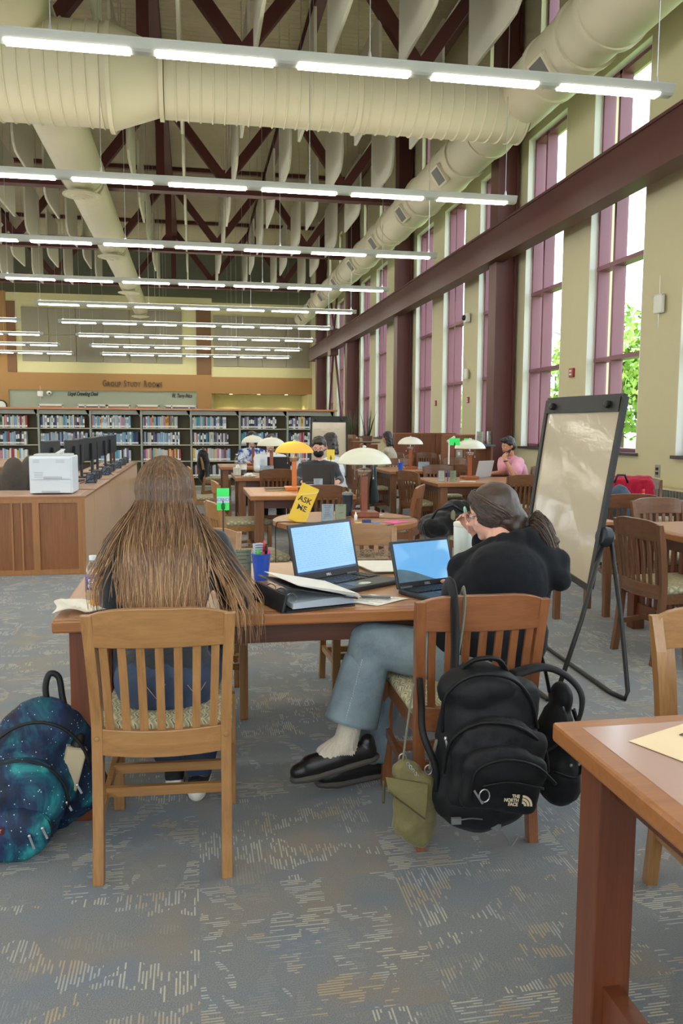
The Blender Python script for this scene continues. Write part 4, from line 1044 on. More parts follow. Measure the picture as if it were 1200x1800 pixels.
def hair_mat(name, root, tip, z0=None, z1=None, fx=160):
    b = NB(name); n = b.noise(b.coord((fx, fx, 5)), 1, 3, .6); 
    a = b.mix(n, tuple(x*.55 for x in lin(root)), tuple(min(1, x*1.35) for x in lin(root)))
    if z0 is not None:
        tcn = b.node('ShaderNodeTexCoord'); sp = b.node('ShaderNodeSeparateXYZ'); b.link(tcn.outputs['Object'], sp.inputs[0])
        g = b.math('DIVIDE', b.math('SUBTRACT', z1, b.math('ADD', sp.outputs[2], b.math('MULTIPLY', n, .12))), z1-z0, clamp=True)
        c2 = b.mix(n, tuple(x*.5 for x in lin(tip)), tuple(min(1, x*1.45) for x in lin(tip))); a = b.mix(g, a, c2)
    b.col(a); b.rough(.42); b.b.inputs['Specular IOR Level'].default_value = .6; b.bump(n, .35, .004); return b.m
def V(*a): return Vector(a)
def hand(mb, wrist, direction, normal, spread=.5, curl=.4, s=1.0, thumb_side=1):
    """palm, four unequal bent fingers and a thumb; normal = back-of-hand direction"""
    d = Vector(direction).normalized(); n = Vector(normal); n = (n-d*n.dot(d)).normalized(); x = d.cross(n)*thumb_side
    w = Vector(wrist)
    for k in (-1, -.33, .33, 1): mb.cap(w+d*.01*s, w+d*.085*s+x*k*.030*s, .017*s, .012*s, 8)
    ends = []
    for k, L in ((1, .066), (.33, .076), (-.33, .070), (-1, .054)):
        p = w+d*.088*s+x*k*.031*s; a = spread*k*.12; r = .0085*s
        for q, (l, bend) in enumerate(((.45, curl*.5), (.32, curl*1.3), (.23, curl*1.9))):
            dd = (d*math.cos(bend)-n*math.sin(bend)+x*a).normalized(); e = p+dd*L*l*1.0*s*1.15; mb.cap(p, e, r, r*.92, 8); p = e; r *= .92
        ends.append(p)
    p = w+d*.03*s+x*.028*s; q = p+(d*.6+x*.7-n*.25).normalized()*.04*s; mb.cap(p, q, .012*s, .0105*s, 8); r = q+(d*.85+x*.25-n*.35).normalized()*.032*s; mb.cap(q, r, .0105*s, .009*s, 8)
    return ends
def limb(mb, pts, rs):
    for (p, q), (a, b) in zip(zip(pts[:-1], pts[1:]), zip(rs[:-1], rs[1:])): mb.cap(p, q, a, b, 14)
def headbasis(face, up=(0, 0, 1)):
    y = Vector(face).normalized(); x = y.cross(Vector(up)).normalized(); z = x.cross(y); return Matrix((x, y, z)).transposed()   # x right of the face's own.. y forward
def head_shapes(mb, C, R, s=1.0):
    def P(x, y, z): return C+R @ (Vector((x, y, z))*s)
    mb.ell(P(0, -.012, .03), (.076*s, .094*s, .088*s), 18, R); mb.ell(P(0, .022, -.028), (.058*s, .068*s, .082*s), 16, R)
    mb.ell(P(0, .058, -.082), (.026*s, .026*s, .022*s), 12, R); mb.ell(P(0, .035, -.055), (.05*s, .045*s, .045*s), 12, R)
    mb.cap(P(0, .086, .008), P(0, .104, -.022), .008*s, .0125*s, 8); mb.ell(P(-.011, .096, -.026), (.008*s,)*3, 8); mb.ell(P(.011, .096, -.026), (.008*s,)*3, 8)
    for k in (-1, 1):
        mb.ell(P(k*.03, .07, .018), (.02*s, .015*s, .008*s), 8, R)
        mb.ell(P(k*.078, -.005, -.008), (.009*s, .018*s, .03*s), 10, R); mb.ell(P(k*.034, .06, -.025), (.022*s, .02*s, .018*s), 8, R)
    mb.cap(P(-.018, .084, -.052), P(.018, .084, -.052), .007*s, .007*s, 8)
m_eye = mat('eye_white', (225, 220, 212), .2, var=0); m_iris = mat('iris_dark', (48, 34, 26), .15, var=0); m_lip = mat('lips', (176, 100, 92), .45, var=.05)
def face_parts(C, R, parent, hairm, s=1.0, mouth=True):
    def P(x, y, z): return C+R @ (Vector((x, y, z))*s)
    for k in (-1, 1):
        m = MB(); m.ell(P(k*.03, .077, .005), (.0125*s, .009*s, .0075*s), 12, R); m.cur = 1; m.ell(P(k*.03, .0845, .004), (.0055*s, .003*s, .0055*s), 10, R); m.build('eye', [m_eye, m_iris], parent, True)
        m = MB(); m.tube([P(k*.014, .088, .022), P(k*.032, .086, .028), P(k*.048, .074, .022)], [.0025*s, .0038*s, .002*s], 6); m.build('eyebrow', hairm, parent, True)
    if mouth:
        m = MB(); m.tube([P(-.024, .086, -.052), P(0, .0935, -.05), P(.024, .086, -.052)], [.002*s, .0055*s, .002*s], 8); m.build('lips', m_lip, parent, True)
def person(label, J, skin, top, bottom, hairm=None, group=None, vox=.008, face=True, shoes=None, sleeves='long', name='person', head_s=1.0, hands=True, mouth=True, top_extra=None, hair_fn=None, leg_r=(.085, .062, .048), topname='shirt', sleeve_r=(.058, .048, .04), bust=1.0, neck_r=.052, cloth_disp=.006, cloth_it=4, leg_end=(.08, .08), hand_kw=({}, {})):
    """J: pelvis, chest, neck, head, face(dir), sL, sR, eL, eR, wL, wR, hL, hR, kL, kR, aL, aR, tL, tR"""
    base = V(J['pelvis'][0], J['pelvis'][1], 0); t = thing(name, label, 'person', base, 0, group)
    j = {k: (Vector(v)-base if k not in ('face', 'up', 'hdL', 'hdR', 'hnL', 'hnR') else Vector(v)) for k, v in J.items()}
    R = headbasis(j['face'], j.get('up', (0, 0, 1))); hs = head_s
    b = MB(); head_shapes(b, j['head'], R, hs)
    b.cap(j['neck'], j['head']+R @ Vector((0, -.02, -.04)), neck_r, neck_r*.95)
    ps, cs = j['pelvis'], j['chest']
    def torso(mb, g):
        ax = (j['sR']-j['sL']).normalized(); up = (j['neck']-ps).normalized(); fw = up.cross(ax).normalized(); Rt = Matrix((ax, fw, up)).transposed()
        sw = (j['sR']-j['sL']).length/2
        mb.ell(ps+up*.02, (.155+g, .115+g, .12+g), 18, Rt); mb.ell(ps.lerp(cs, .5), (.135*bust+g, .10+g, .17+g), 18, Rt)
        mb.ell(cs, (sw*.88+g, .11+g, .17+g), 18, Rt); mb.cap(j['sL']*.85+j['sR']*.15, j['sR']*.85+j['sL']*.15, .058+g, .058+g)
        mid = (j['sL']+j['sR'])/2; mb.cap(mid, j['neck'], .075+g*.5, .052+g*.4)
        for s_ in ('sL', 'sR'): mb.cap(j['neck']-up*.02, j[s_], .048+g*.5, .05+g)
        return Rt
    torso(b, 0)
    for s_ in 'LR':
        limb(b, [j['s'+s_], j['e'+s_], j['w'+s_]], [.048, .038, .024])
        if hands: 
            kw = dict(hand_kw[0 if s_ == 'L' else 1]); J_end = hand(b, j['w'+s_], j.get('hd'+s_, (j['w'+s_]-j['e'+s_])), j.get('hn'+s_, (0, 0, 1)), s=kw.pop('s', 1.0), thumb_side=kw.pop('ts', 1 if s_ == 'L' else -1), **kw)
            t['tips_'+s_] = [float(c) for p in J_end[:1] for c in p]
        limb(b, [j['h'+s_], j['k'+s_], j['a'+s_]], [.078, .055, .036]); limb(b, [j['a'+s_], j['t'+s_]], [.036, .026])
    body = blob(b, 'body', skin, t, vox, 3)
    del_tips = {k: list(t[k]) for k in list(t.keys()) if k.startswith('tips_')}
    for k in del_tips: del t[k]
    c = MB(); Rt = torso(c, .018)
    for s_ in 'LR':
        e = j['e'+s_]; w_ = j['w'+s_]
        if sleeves == 'long': limb(c, [j['s'+s_], e, w_.lerp(e, .08)], list(sleeve_r))
        else: limb(c, [j['s'+s_], j['s'+s_].lerp(e, .72)], [sleeve_r[0], sleeve_r[1]+.008])
    if top_extra: top_extra(c, j)
    cl = blob(c, topname, top, t, vox*1.1, cloth_it, disp=cloth_disp, dscale=13)
    p = MB(); ax = (j['sR']-j['sL']).normalized(); p.ell(ps, (.182, .14, .13), 16, Rt)
    for s_ in 'LR': limb(p, [j['h'+s_], j['k'+s_], j['a'+s_].lerp(j['k'+s_], leg_end[0 if s_ == 'L' else 1])], [.10, leg_r[0] if s_ == 'L' else leg_r[0], leg_r[1]])
    blob(p, 'trousers', bottom, t, vox*1.2, 4, disp=cloth_disp, dscale=11)
    for s_ in 'LR':
        a, q = j['a'+s_], j['t'+s_]; d = (q-a); m = MB(); m.cap(a+V(0, 0, -.02), a.lerp(q, .5)+V(0, 0, -.0), .043, .045); m.cap(a.lerp(q, .4), q, .046, .036); m.cap(a-d.normalized()*.03+V(0, 0, -.03), q+V(0, 0, -.0), .034, .034)
        if shoes is not None: blob(m, 'shoe', shoes, t, vox, 3)
    if face: face_parts(j['head'], R, t, hairm, hs, mouth)
    if hair_fn: hair_fn(t, j, R)
    return t, j, R
def hair_cap(hairm, kind='short'):
    def fn(t, j, R):
        C = j['head']; P = lambda x, y, z: C+R @ Vector((x, y, z))
        m = MB(); m.ell(P(0, -.024, .045), (.088, .100, .092), 18, R); m.ell(P(0, -.05, .0), (.08, .07, .09), 16, R)
        if kind == 'short': m.ell(P(0, .03, .09), (.065, .055, .042), 12, R)
        if kind in ('long', 'bob'):
            L = -.16 if kind == 'bob' else -.26
            for x, y in ((-.075, -.02), (-.05, -.07), (0, -.09), (.05, -.07), (.075, -.02)): m.cap(P(x, y, .03), P(x*1.05, y-.005, L), .035, .025)
        blob(m, 'hair', hairm, t, .009, 2, disp=.009, dscale=26)
    return fn
dk_hair = hair_mat('dark_hair', (46, 36, 30), (60, 46, 38)); blk_hair = hair_mat('black_hair', (28, 26, 26), (36, 32, 30))
# ---- the long haired person on the left ------------------------------------------------
c_sweat = cloth('charcoal_knit', (50, 54, 60), .25, 160, .4); c_jean1 = denim('dark_blue_denim', (28, 38, 58), (50, 68, 98))
blonde = hair_mat('long_brown_blond_hair', (104, 74, 48), (172, 128, 86), .85, 1.22)
G = dict(pelvis=(-.10, 2.82, .545), chest=(-.10, 2.98, .86), neck=(-.10, 3.03, 1.045), head=(-.108, 3.09, 1.175), face=(.05, 1, -.35),
         sL=(-.262, 3.0, .985), sR=(.062, 3.0, .985), eL=(-.285, 3.03, .78), eR=(.150, 3.03, .79), wL=(-.22, 3.24, .785), wR=(.14, 3.28, .79), hdL=(.3, 1, 0), hdR=(-.1, 1, 0), hnL=(0, 0, 1), hnR=(0, 0, 1),
         hL=(-.18, 2.85, .535), hR=(-.02, 2.85, .535), kL=(-.24, 3.26, .53), kR=(.05, 3.26, .53), aL=(-.09, 3.16, .10), aR=(.0, 3.10, .085), tL=(-.09, 3.30, .035), tR=(.02, 3.24, .03))
def girl_hair(t, j, R):
    C = j['head']; r_ = random.Random(11); m = MB(); rx, ry, rz = .092, .108, .112
    m.ell(C+V(0, -.01, .012), (rx*.94, ry*.94, rz*.94), 20); m.ell(C+V(0, -.045, -.03), (.082, .07, .12), 18)
    m.cap(C+V(-.035, -.085, -.06), V(-.04, -.06, .92), .045, .025); m.cap(C+V(.04, -.085, -.06), V(.03, -.06, .92), .045, .025)
    for k in (-1, 1): m.cap(C+V(k*.07, -.02, -.03), C+V(k*.085, -.05, -.14), .035, .03)
    h = blob(m, 'hair', blonde, t, .008, 3, disp=.004, dscale=30)
    s = MB()
    def back_y(x, z):   # how far back the sweater reaches, local
        k = min(1, abs(x)/.27); w_ = .135*math.sqrt(max(.05, 1-k*k)); yc = .0+.35*max(0, (z-.55))*.3
        return yc-.0-w_+.03
    clumps = [(-.135+.018*q+r_.uniform(-.006, .006), r_.uniform(.002, .010)) for q in range(15)]
    for i in range(1750):
        u = max(-1, min(1, r_.gauss(0, .52))); u = r_.uniform(-1, 1) if r_.random() < .45 else u
        ph = u*math.radians(112); lay = r_.uniform(0, .012); pts = []
        th0 = math.radians(r_.uniform(2, 40))
        for q in range(6):
            th = th0+(math.radians(104)-th0)*q/5; rr = 1.08+lay*2.5
            pts.append(C+V(rx*rr*math.sin(th)*math.sin(ph)*1.02, -ry*rr*math.sin(th)*math.cos(ph)-.012, rz*rr*math.cos(th)+.012))
        p0 = pts[-1]; side = abs(u) > .8 and r_.random() < .35
        spread = (.105 if r_.random() < .88 else .19)
        X = .005+u*spread+r_.gauss(0, .016); zend = .76+r_.uniform(-.03, .1)+.04*abs(u)
        if r_.random() < .74:
            ci = min(14, max(0, int((u+1)*7.5+r_.gauss(0, .8)))); X = clumps[ci][0]+r_.gauss(0, clumps[ci][1]+.002)
        if u > .35 and r_.random() < .13: X = .20+r_.uniform(0, .14); zend = .64+r_.uniform(0, .12)
        if u < -.45 and r_.random() < .12: X = -.21-r_.uniform(0, .05); zend = .78+r_.uniform(0, .1)
        N = 9; w1 = r_.uniform(0, 6); amp = r_.uniform(.001, .007); bow = r_.gauss(0, .012)
        for q in range(1, N+1):
            f = q/N; z = p0.z+(zend-p0.z)*f; e = min(1, f/.72); e = e*(1.6-.6*e)
            if abs(X) > .15: e = min(1, max(0, (f-.05)/.75)); e = e**.9
            x = p0.x+(X-p0.x)*e+amp*math.sin(w1+f*9)+bow*math.sin(f*3.1)
            yb = back_y(x, z)-.012-lay
            if abs(x) > .2: yb = max(yb, .04)-.03
            y = p0.y+(yb-p0.y)*min(1, f*2.2); pts.append(V(x, y, z))
        rad = r_.uniform(.0010, .0024); s.tube(pts, [rad]*(len(pts)-3)+[rad*.8, rad*.6, rad*.25], 4, caps=False, mi=r_.choice((0, 0, 1, 1, 2)))
    s.build('hair_strands', [blonde, hair_mat('hair_strand_dark', (76, 54, 38), (134, 98, 64), .85, 1.2), hair_mat('hair_strand_light', (140, 104, 70), (206, 166, 120), .85, 1.2)], t, True)
t, j, R = person('person with very long brown-blond hair in a charcoal sweater, seated back to us', G, sk_light, c_sweat, c_jean1, blonde, vox=.009, shoes=None, hair_fn=girl_hair, sleeve_r=(.07, .062, .05), topname='sweater', head_s=.95, cloth_disp=.008)
m_whsole = mat('white_rubber', (226, 220, 210), .5)
for s_ in 'LR':
    a, q = j['a'+s_], j['t'+s_]; d = (q-a); d.z = 0; d.normalize(); m = MB(); m.cap(a-d*.03+V(0, 0, -.03), a+d*.1+V(0, 0, -.03), .038, .042); m.cap(a+d*.08+V(0, 0, -.035), q, .04, .032)
    sh = blob(m, 'shoe', mat('black_canvas', (30, 30, 34), .8), t, .006, 3)
    m = MB(); m.cap(a-d*.04+V(0, 0, -.055), q+V(0, 0, -.012), .036, .036); blob(m, 'shoe_sole', m_whsole, sh, .006, 2)
m = MB()   # jeans seams and pocket stitching
for x in (-.06, .07): m.tube([V(x, -.165, .58), V(x+.03, -.168, .54), V(x+.06, -.16, .585)], .0012, 4)
m.build('pocket_stitching', mat('stitch_thread', (190, 150, 100), .8), t)
# ---- the hooded person on the right -----------------------------------------------------
c_hood = cloth('black_hoodie', (15, 18, 25), .2, 200, .25, sheen=.04); c_jean2 = denim('light_grey_blue_denim', (80, 96, 108), (122, 138, 146))
brown = hair_mat('brown_tied_hair', (62, 46, 38), (92, 72, 58), .85, 1.1, 140)
W = dict(pelvis=(.98, 2.93, .545), chest=(1.13, 3.03, .80), neck=(1.20, 3.09, .95), head=(1.185, 3.15, 1.078), face=(-.86, .42, -.30),
         sL=(1.06, 3.12, .855), sR=(1.33, 3.0, .865), eL=(1.04, 3.06, .72), eR=(1.34, 3.09, .67), wL=(1.055, 3.17, .785), wR=(1.20, 3.36, .95), hdL=(-.15, 1, -.05), hdR=(-.55, -.0, 1), hnL=(0, .1, 1), hnR=(.6, .75, 0),
         hL=(.90, 2.93, .555), hR=(1.0, 3.0, .54), kL=(.655, 2.985, .605), kR=(.78, 3.14, .50), aL=(.548, 2.95, .225), aR=(.67, 3.10, .10), tL=(.46, 2.945, .178), tR=(.57, 3.07, .05))
def hood(c, j):
    n = j['neck']
    for k in range(7):
        a = -1.9+k*3.8/6; c.ell(n+V(.045+.085*math.cos(a-.6)+.02, .08*math.sin(a-.6), .015+.02*math.cos(a)), (.043, .043, .055), 10)
    c.cap(n+V(.09, -.05, .015), n+V(.16, -.075, -.06), .06, .07); c.cap(n+V(.06, -.09, -.05), n+V(.17, -.05, -.09), .055, .06)
    c.cap(n+V(.12, -.05, -.0), n+V(.225, -.08, -.05), .04, .04); c.cap(n+V(.225, -.08, -.05), n+V(.20, -.11, -.12), .04, .045); c.cap(n+V(.10, -.10, -.06), n+V(.20, -.12, -.12), .045, .05)
    c.ell(j['chest']+V(.065, -.03, .02), (.175, .14, .165), 18); c.ell(j['chest']+V(.03, -.02, -.12), (.165, .14, .2), 18); c.ell(j['chest']+V(.07, -.03, -.2), (.17, .14, .18), 18)
    c.ell(j['pelvis']+V(.05, 0, .08), (.19, .15, .14), 14)
def woman_hair(t, j, R):
    C = j['head']; P = lambda x, y, z: C+R @ Vector((x, y, z)); m = MB()
    m.ell(P(0, -.022, .03), (.084, .099, .090), 20, R); m.ell(P(0, -.06, -.02), (.074, .062, .076), 18, R); m.ell(P(.0, .02, .045), (.080, .057, .057), 16, R)
    m.ell(P(0, -.085, -.05), (.05, .05, .05), 14, R); m.cap(P(-.045, -.04, -.03), P(-.02, -.085, -.095), .04, .03); m.cap(P(.045, -.04, -.03), P(.02, -.085, -.095), .04, .03)
    for k in (-1, 1): m.cap(P(k*.078, .01, .03), P(k*.066, -.05, -.055), .012, .014)
    h = blob(m, 'hair', brown, t, .007, 3, disp=.003, dscale=30); r_ = random.Random(5)
    tie = P(0, -.122, -.085); d = (V(.125, -.075, -.055)); s = MB()
    for i in range(1500):   # swept strands over the skull towards the tie
        a = r_.uniform(-2.25, 2.25); st = r_.uniform(.15, 1.0); pts = []
        s0 = Vector((.089*math.sin(a), .075-.06*abs(math.sin(a))*st, .03+.095*math.cos(a)*r_.uniform(.7, 1)))
        for q in range(7):
            f = q/6; p = s0.lerp(Vector((0, -.125, -.08)), f); cc = Vector((0, -.025, .025)); dd = p-cc; el = Vector((dd.x/.091, dd.y/.108, dd.z/.098)); L = el.length
            k = (1.085+.03*r_.random())/max(L, .01) if f < .8 else 1+(1/max(L, .01)-1)*max(0, (1-f)/.2)
            pts.append(P(*(cc+dd*k)))
        s.tube(pts, [r_.uniform(.0009, .0022)]*7, 4, caps=False, mi=r_.choice((0, 1, 1, 2)))
    BR = [brown, hair_mat('brown_strand_dark', (44, 34, 28), (60, 46, 38), .85, 1.1, 140), hair_mat('brown_strand_light', (96, 74, 58), (134, 108, 84), .85, 1.1, 140)]
    s.build('hair_strands', BR, t, True)
    MB().lathe([(.017, -.012), (.026, -.008), (.026, .008), (.017, .012)], tie, 18, R=basis(R @ Vector((0, -1, -.45)))).build('hair_tie', m_black, t, True)
    pt = MB(); pb = MB()
    pb.cap(tie, tie+d*.5, .02, .036); pb.cap(tie+d*.4, tie+d*.75+V(0, 0, -.02), .034, .02); blob(pb, 'ponytail', brown, t, .007, 3, disp=.005, dscale=30)
    for i in range(700):
        a = r_.uniform(0, 6.28); rr = r_.uniform(.2, 1); o1 = V(math.cos(a)*.5, math.cos(a)*.8, math.sin(a))*rr; L = r_.uniform(.8, 1.35)
        pts = []
        for q in range(9):
            f = q/8; w_ = .012+.058*math.sin(min(1, f*1.1)*PI*.8)
            pts.append(tie+d*f*L*.8+o1*w_+V(0, 0, -.065*f*f*L)+V(0, 0, .02*math.sin(f*3.1))+V(-.03, 0, 0)*f*f*f)
        s2 = r_.uniform(.0009, .002); pt.tube(pts, [s2]*7+[s2*.6, s2*.2], 4, caps=False, mi=r_.choice((0, 1, 1, 2, 2)))
    pt.build('ponytail_strands', BR, t, True)
t, j, R = person('person in a black hoodie with brown ponytail, legs crossed, typing on the small laptop', W, sk_light, c_hood, c_jean2, brown, vox=.007, hair_fn=woman_hair, topname='hoodie', top_extra=hood, sleeve_r=(.066, .062, .045), leg_r=(.086, .07), leg_end=(.34, .1), head_s=.99, cloth_disp=.005, cloth_it=12,
    hand_kw=(dict(curl=.35, s=.95), dict(curl=.9, s=.95, ts=-1)))
# glasses and mint nail
P = lambda x, y, z: j['head']+R @ (Vector((x, y, z))*.99)
m = MB()
for k in (-1, 1):
    m.tube([P(k*.032+.022*math.cos(a), .096, .004+.017*math.sin(a)) for a in [q*PI/6 for q in range(12)]], .0014, 6, closed=True); m.tube([P(k*.054, .094, .008), P(k*.075, .05, .008), P(k*.082, -.005, .004)], .0014, 6)
m.tube([P(-.01, .098, .006), P(.01, .098, .006)], .0014, 6); m.build('glasses', mat('glasses_dark_pink', (110, 60, 70), .3), t, True)
m = MB(); b0 = V(1.133, 3.30, 1.03)-V(.98, 2.93, 0); m.cap(b0, b0+V(-.012, -.01, .04), .0085, .008, 10); m.cap(b0+V(.02, .02, -.05), b0, .0105, .009, 10); f = blob(m, 'raised_finger', sk_light, t, .004, 2)
m = MB(); m.ell(b0+V(-.015, -.014, .045), (.007, .006, .017), 10, Euler((.2, -.2, 0)).to_matrix()); m.build('nail', mat('mint_nail', (170, 230, 210), .2), f, True)
# flared jeans hem, sock, shoes
hem = MB(); a, k = j['aL'], j['kL']; ax = (k-a).normalized(); hc = a
def flare(mb, p, q, r0, r1, th=.006, n=28, sq=.85):
    d = (q-p).normalized(); Rm = basis(d, (0, 1, 0)); vs = []; L = (q-p).length
    prof = [(r0*.8, 0), (r0, L*.12), (r0*.6+r1*.4, L*.45), (r1, L), (r1+.002, L+.012), (r1-th, L+.012), (r1-th, L*.9), (r0-th, L*.1)]
    for rr, z in prof:
        for i in range(n):
            an = 2*PI*i/n; wv = 1+.035*math.sin(an*3+z*20)*(z/L if z > 0 else 0); vs.append(p+Rm @ Vector((rr*wv*math.cos(an), rr*wv*sq*math.sin(an), z)))
    fs = [(i*n+q_, i*n+(q_+1) % n, ((i+1) % len(prof))*n+(q_+1) % n, ((i+1) % len(prof))*n+q_) for i in range(len(prof)) for q_ in range(n)]
    mb.add(vs, fs)
flare(hem, k+(a-k)*.10, a+(k-a)*.25, .087, .103); hem.build('trouser_leg', c_jean2, t, True)
m = MB(); flare(m, j['kR']+(j['aR']-j['kR'])*.2, j['aR']+V(0, 0, .02), .08, .085); m.build('trouser_leg', c_jean2, t, True)
m = MB(); sd_ = MB()
for q in range(26):
    f = q/25; p = (k+(a-k)*.16).lerp(a+(k-a)*.27, f); nrm = Vector((.35, -1, .0)).normalized(); rr = (.089+.014*f)*1.0
    side = p+(Rq := basis(ax, (0, 1, 0))) @ Vector((rr*math.cos(-2.0), rr*.85*math.sin(-2.0), 0)); sd_.ell(side, (.0035, .0035, .005), 6)
sd_.build('side_seam', mat('seam_pale', (160, 172, 178), .8), t)
m = MB(); m.cap(a+ax*.14, a+V(0, 0, -.005), .042, .047); m.cap(a, a+V(-.07, 0, -.035), .047, .042); m.cap(a, a+V(.02, 0, -.03), .046, .04)
def ribs(v, n): return v+n*.0015*math.sin(math.atan2(v.y-a.y, v.x-a.x)*34)
blob(m, 'sock', cloth('oatmeal_sock', (206, 196, 178), .15, 120), t, .004, 3, deform=ribs)
def slipon(a, q, name='shoe', sc=1.0):
    d = (q-a); L = d.length; d.normalize(); s = d.cross(V(0, 0, 1)).normalized(); n = s.cross(d).normalized()
    def PP(u, v, w): return a+(d*u+s*v)*sc+n*w
    m = MB(); m.cap(PP(-.045, 0, -.045), PP(.06, 0, -.035), .036, .044); m.cap(PP(.05, 0, -.038), PP(.15, 0, -.045), .045, .044); m.cap(PP(.13, .0, -.05), PP(.195, .0, -.055), .043, .032); m.cap(PP(-.05, 0, -.01), PP(-.045, 0, -.05), .03, .036); m.cap(PP(.05, 0, -.005), PP(.1, 0, -.03), .034, .036)
    o = blob(m, name, mat('black_leather', (26, 24, 24), .38, var=.2, bump=.1, bscale=90), t, .005, 3)
    so = MB(); so.cap(PP(-.05, 0, -.075), PP(.06, 0, -.078), .036, .038); so.cap(PP(.06, 0, -.078), PP(.15, 0, -.082), .038, .044); so.cap(PP(.15, 0, -.082), PP(.20, 0, -.078), .044, .034)
    def fl(v, nn):
        h = (v-a).dot(n); return v-n*(h+.078)*.45
    blob(so, 'shoe_sole', mat('sole_grey', (74, 68, 62), .7), o, .005, 2, deform=fl)
    return o
    g = MB(); g.tube([PP(.055, .036, -.0), PP(.075, .03, .018), PP(.08, 0, .028), PP(.075, -.03, .018), PP(.055, -.036, -.0)], [.004]*5, 6); g.build('gusset', mat('black_elastic', (16, 16, 18), .9), o, True)
    return o
slipon(a+V(.03, 0, .005), a+V(.03, 0, .005)+V(-.26, -.01, -.05), sc=1.14); slipon(j['aR']+V(.01, 0, .008), j['aR']+V(.01, 0, .008)+V(-.20, -.04, -.0))
# ---- people in the distance -------------------------------------------------------------
def seated(x, y, label, face, skin, top, bottom, hairm, kind, body_dir=(0, -1), head=None, group=None, z_head=1.16, hands_at=None, sleeves='long', vox=.012, top_lean=.08, **kw):
    bd = Vector((body_dir[0], body_dir[1], 0)).normalized(); rt = Vector((-bd.y, bd.x, 0))   # rt: towards the person's left
    O = V(x, y, 0)
    J = dict(pelvis=O+V(0, 0, .54), chest=O+bd*top_lean*.8+V(0, 0, .83), neck=O+bd*top_lean*1.3+V(0, 0, 1.0), head=head or (O+bd*top_lean*1.8+V(0, 0, z_head)), face=face)
    nk = J['neck']
    J['sL'] = nk+rt*.185+V(0, 0, -.06); J['sR'] = nk-rt*.185+V(0, 0, -.06)
    ha = hands_at or (O+bd*.42+rt*.12+V(0, 0, .785), O+bd*.42-rt*.12+V(0, 0, .785))
    J['wL'], J['wR'] = ha
    J['eL'] = (J['sL']+J['wL'])/2+rt*.06+V(0, 0, -.07)-bd*.04; J['eR'] = (J['sR']+J['wR'])/2-rt*.06+V(0, 0, -.07)-bd*.04
    if 'eL' in kw: J['eL'] = kw.pop('eL')
    if 'eR' in kw: J['eR'] = kw.pop('eR')
    for n_ in ('hdL', 'hdR', 'hnL', 'hnR'):
        if n_ in kw: J[n_] = kw.pop(n_)
    for s_, q in (('L', 1), ('R', -1)):
        J['h'+s_] = O+rt*q*.09+V(0, 0, .53); J['k'+s_] = O+rt*q*.13+bd*.40+V(0, 0, .52); J['a'+s_] = O+rt*q*.12+bd*.42+V(0, 0, .09); J['t'+s_] = O+rt*q*.13+bd*.58+V(0, 0, .04)
    return person(label, J, skin, top, bottom, hairm, group, vox, sleeves=sleeves, shoes=mat('dark_shoe', (36, 34, 36), .6), hair_fn=hair_cap(hairm, kind), **kw)
c_dark = cloth('dark_grey_shirt', (54, 58, 64)); c_pants = cloth('dark_trousers', (44, 46, 54)); c_white = cloth('white_shirt', (222, 226, 230), .05); c_pink = cloth('pink_polo', (226, 158, 176), .08)
t, j, R = seated(1.45, 9.72, 'person in a dark grey shirt and black face mask behind the lit lamp table', (-.25, -1, -.30), sk_light, c_dark, c_pants, dk_hair, 'short', z_head=1.175, mouth=False,
    hands_at=(V(1.63, 9.28, .80), V(1.20, 9.20, .80)))
P = lambda x, y, z: j['head']+R @ Vector((x, y, z))
m = MB(); m.ell(P(0, .055, -.052), (.064, .058, .05), 16, R); m.ell(P(0, .088, -.04), (.03, .03, .035), 12, R); msk = blob(m, 'face_mask', mat('black_fabric', (18, 18, 22), .8), t, .008, 2)
m = MB()
for k in (-1, 1): m.tube([P(k*.055, .06, -.03), P(k*.074, .02, -.01), P(k*.08, -.01, .01)], .002, 5)
m.build('ear_loop', m_black, msk)
m = MB()
for k in (-1, 1): m.tube([P(k*.032+.024*math.cos(a_), .098, .004+.018*math.sin(a_)) for a_ in [q*PI/6 for q in range(12)]], .0018, 5, closed=True)
m.tube([P(-.01, .1, .006), P(.01, .1, .006)], .0018, 5); m.build('glasses', m_black, t)
seated(1.93, 10.95, 'person with dark shoulder-length hair and white shirt behind the masked person', (-.9, .5, -.15), sk_light, c_white, c_pants, dk_hair, 'bob', body_dir=(-.7, .5), z_head=1.21)
seated(1.13, 12.45, 'person in a loose white shirt at the second lamp table', (-.2, -1, -.4), sk_light, c_white, c_pants, dk_hair, 'short', z_head=1.17)
def bluewhite():
    b = NB('blue_white_print'); n = b.noise(b.coord(), 11, 3); b.col(b.ramp(n, [(.42, lin((40, 70, 150))), (.5, lin((190, 205, 225))), (.6, lin((215, 222, 230)))])); b.rough(.85); return b.m
seated(1.05, 15.3, 'person in a blue and white patterned top near the bookcase', (-.2, -1, -.2), sk_light, bluewhite(), c_pants, blk_hair, 'long', z_head=1.2)
t, j, R = seated(4.62, 10.98, 'bearded person in a pink polo shirt, chin on hand, right of the lamp table', (-.93, -.34, -.28), sk_tan, c_pink, c_pants, blk_hair, 'short', body_dir=(-.95, -.25), head=V(4.29, 10.84, 1.165), top_lean=.2, sleeves='short', sleeve_r=(.078, .085, .05),
    hands_at=(V(4.165, 10.62, .985), V(3.98, 10.72, .79)), eL=V(4.26, 10.52, .785), eR=V(4.28, 10.9, .80), hdL=(.06, .75, .7), hnL=(-.9, -.3, .3), hdR=(-1, -.1, 0), hnR=(0, 0, 1), hand_kw=(dict(curl=1.0), dict(curl=.3)))
P = lambda x, y, z: j['head']+R @ Vector((x, y, z))
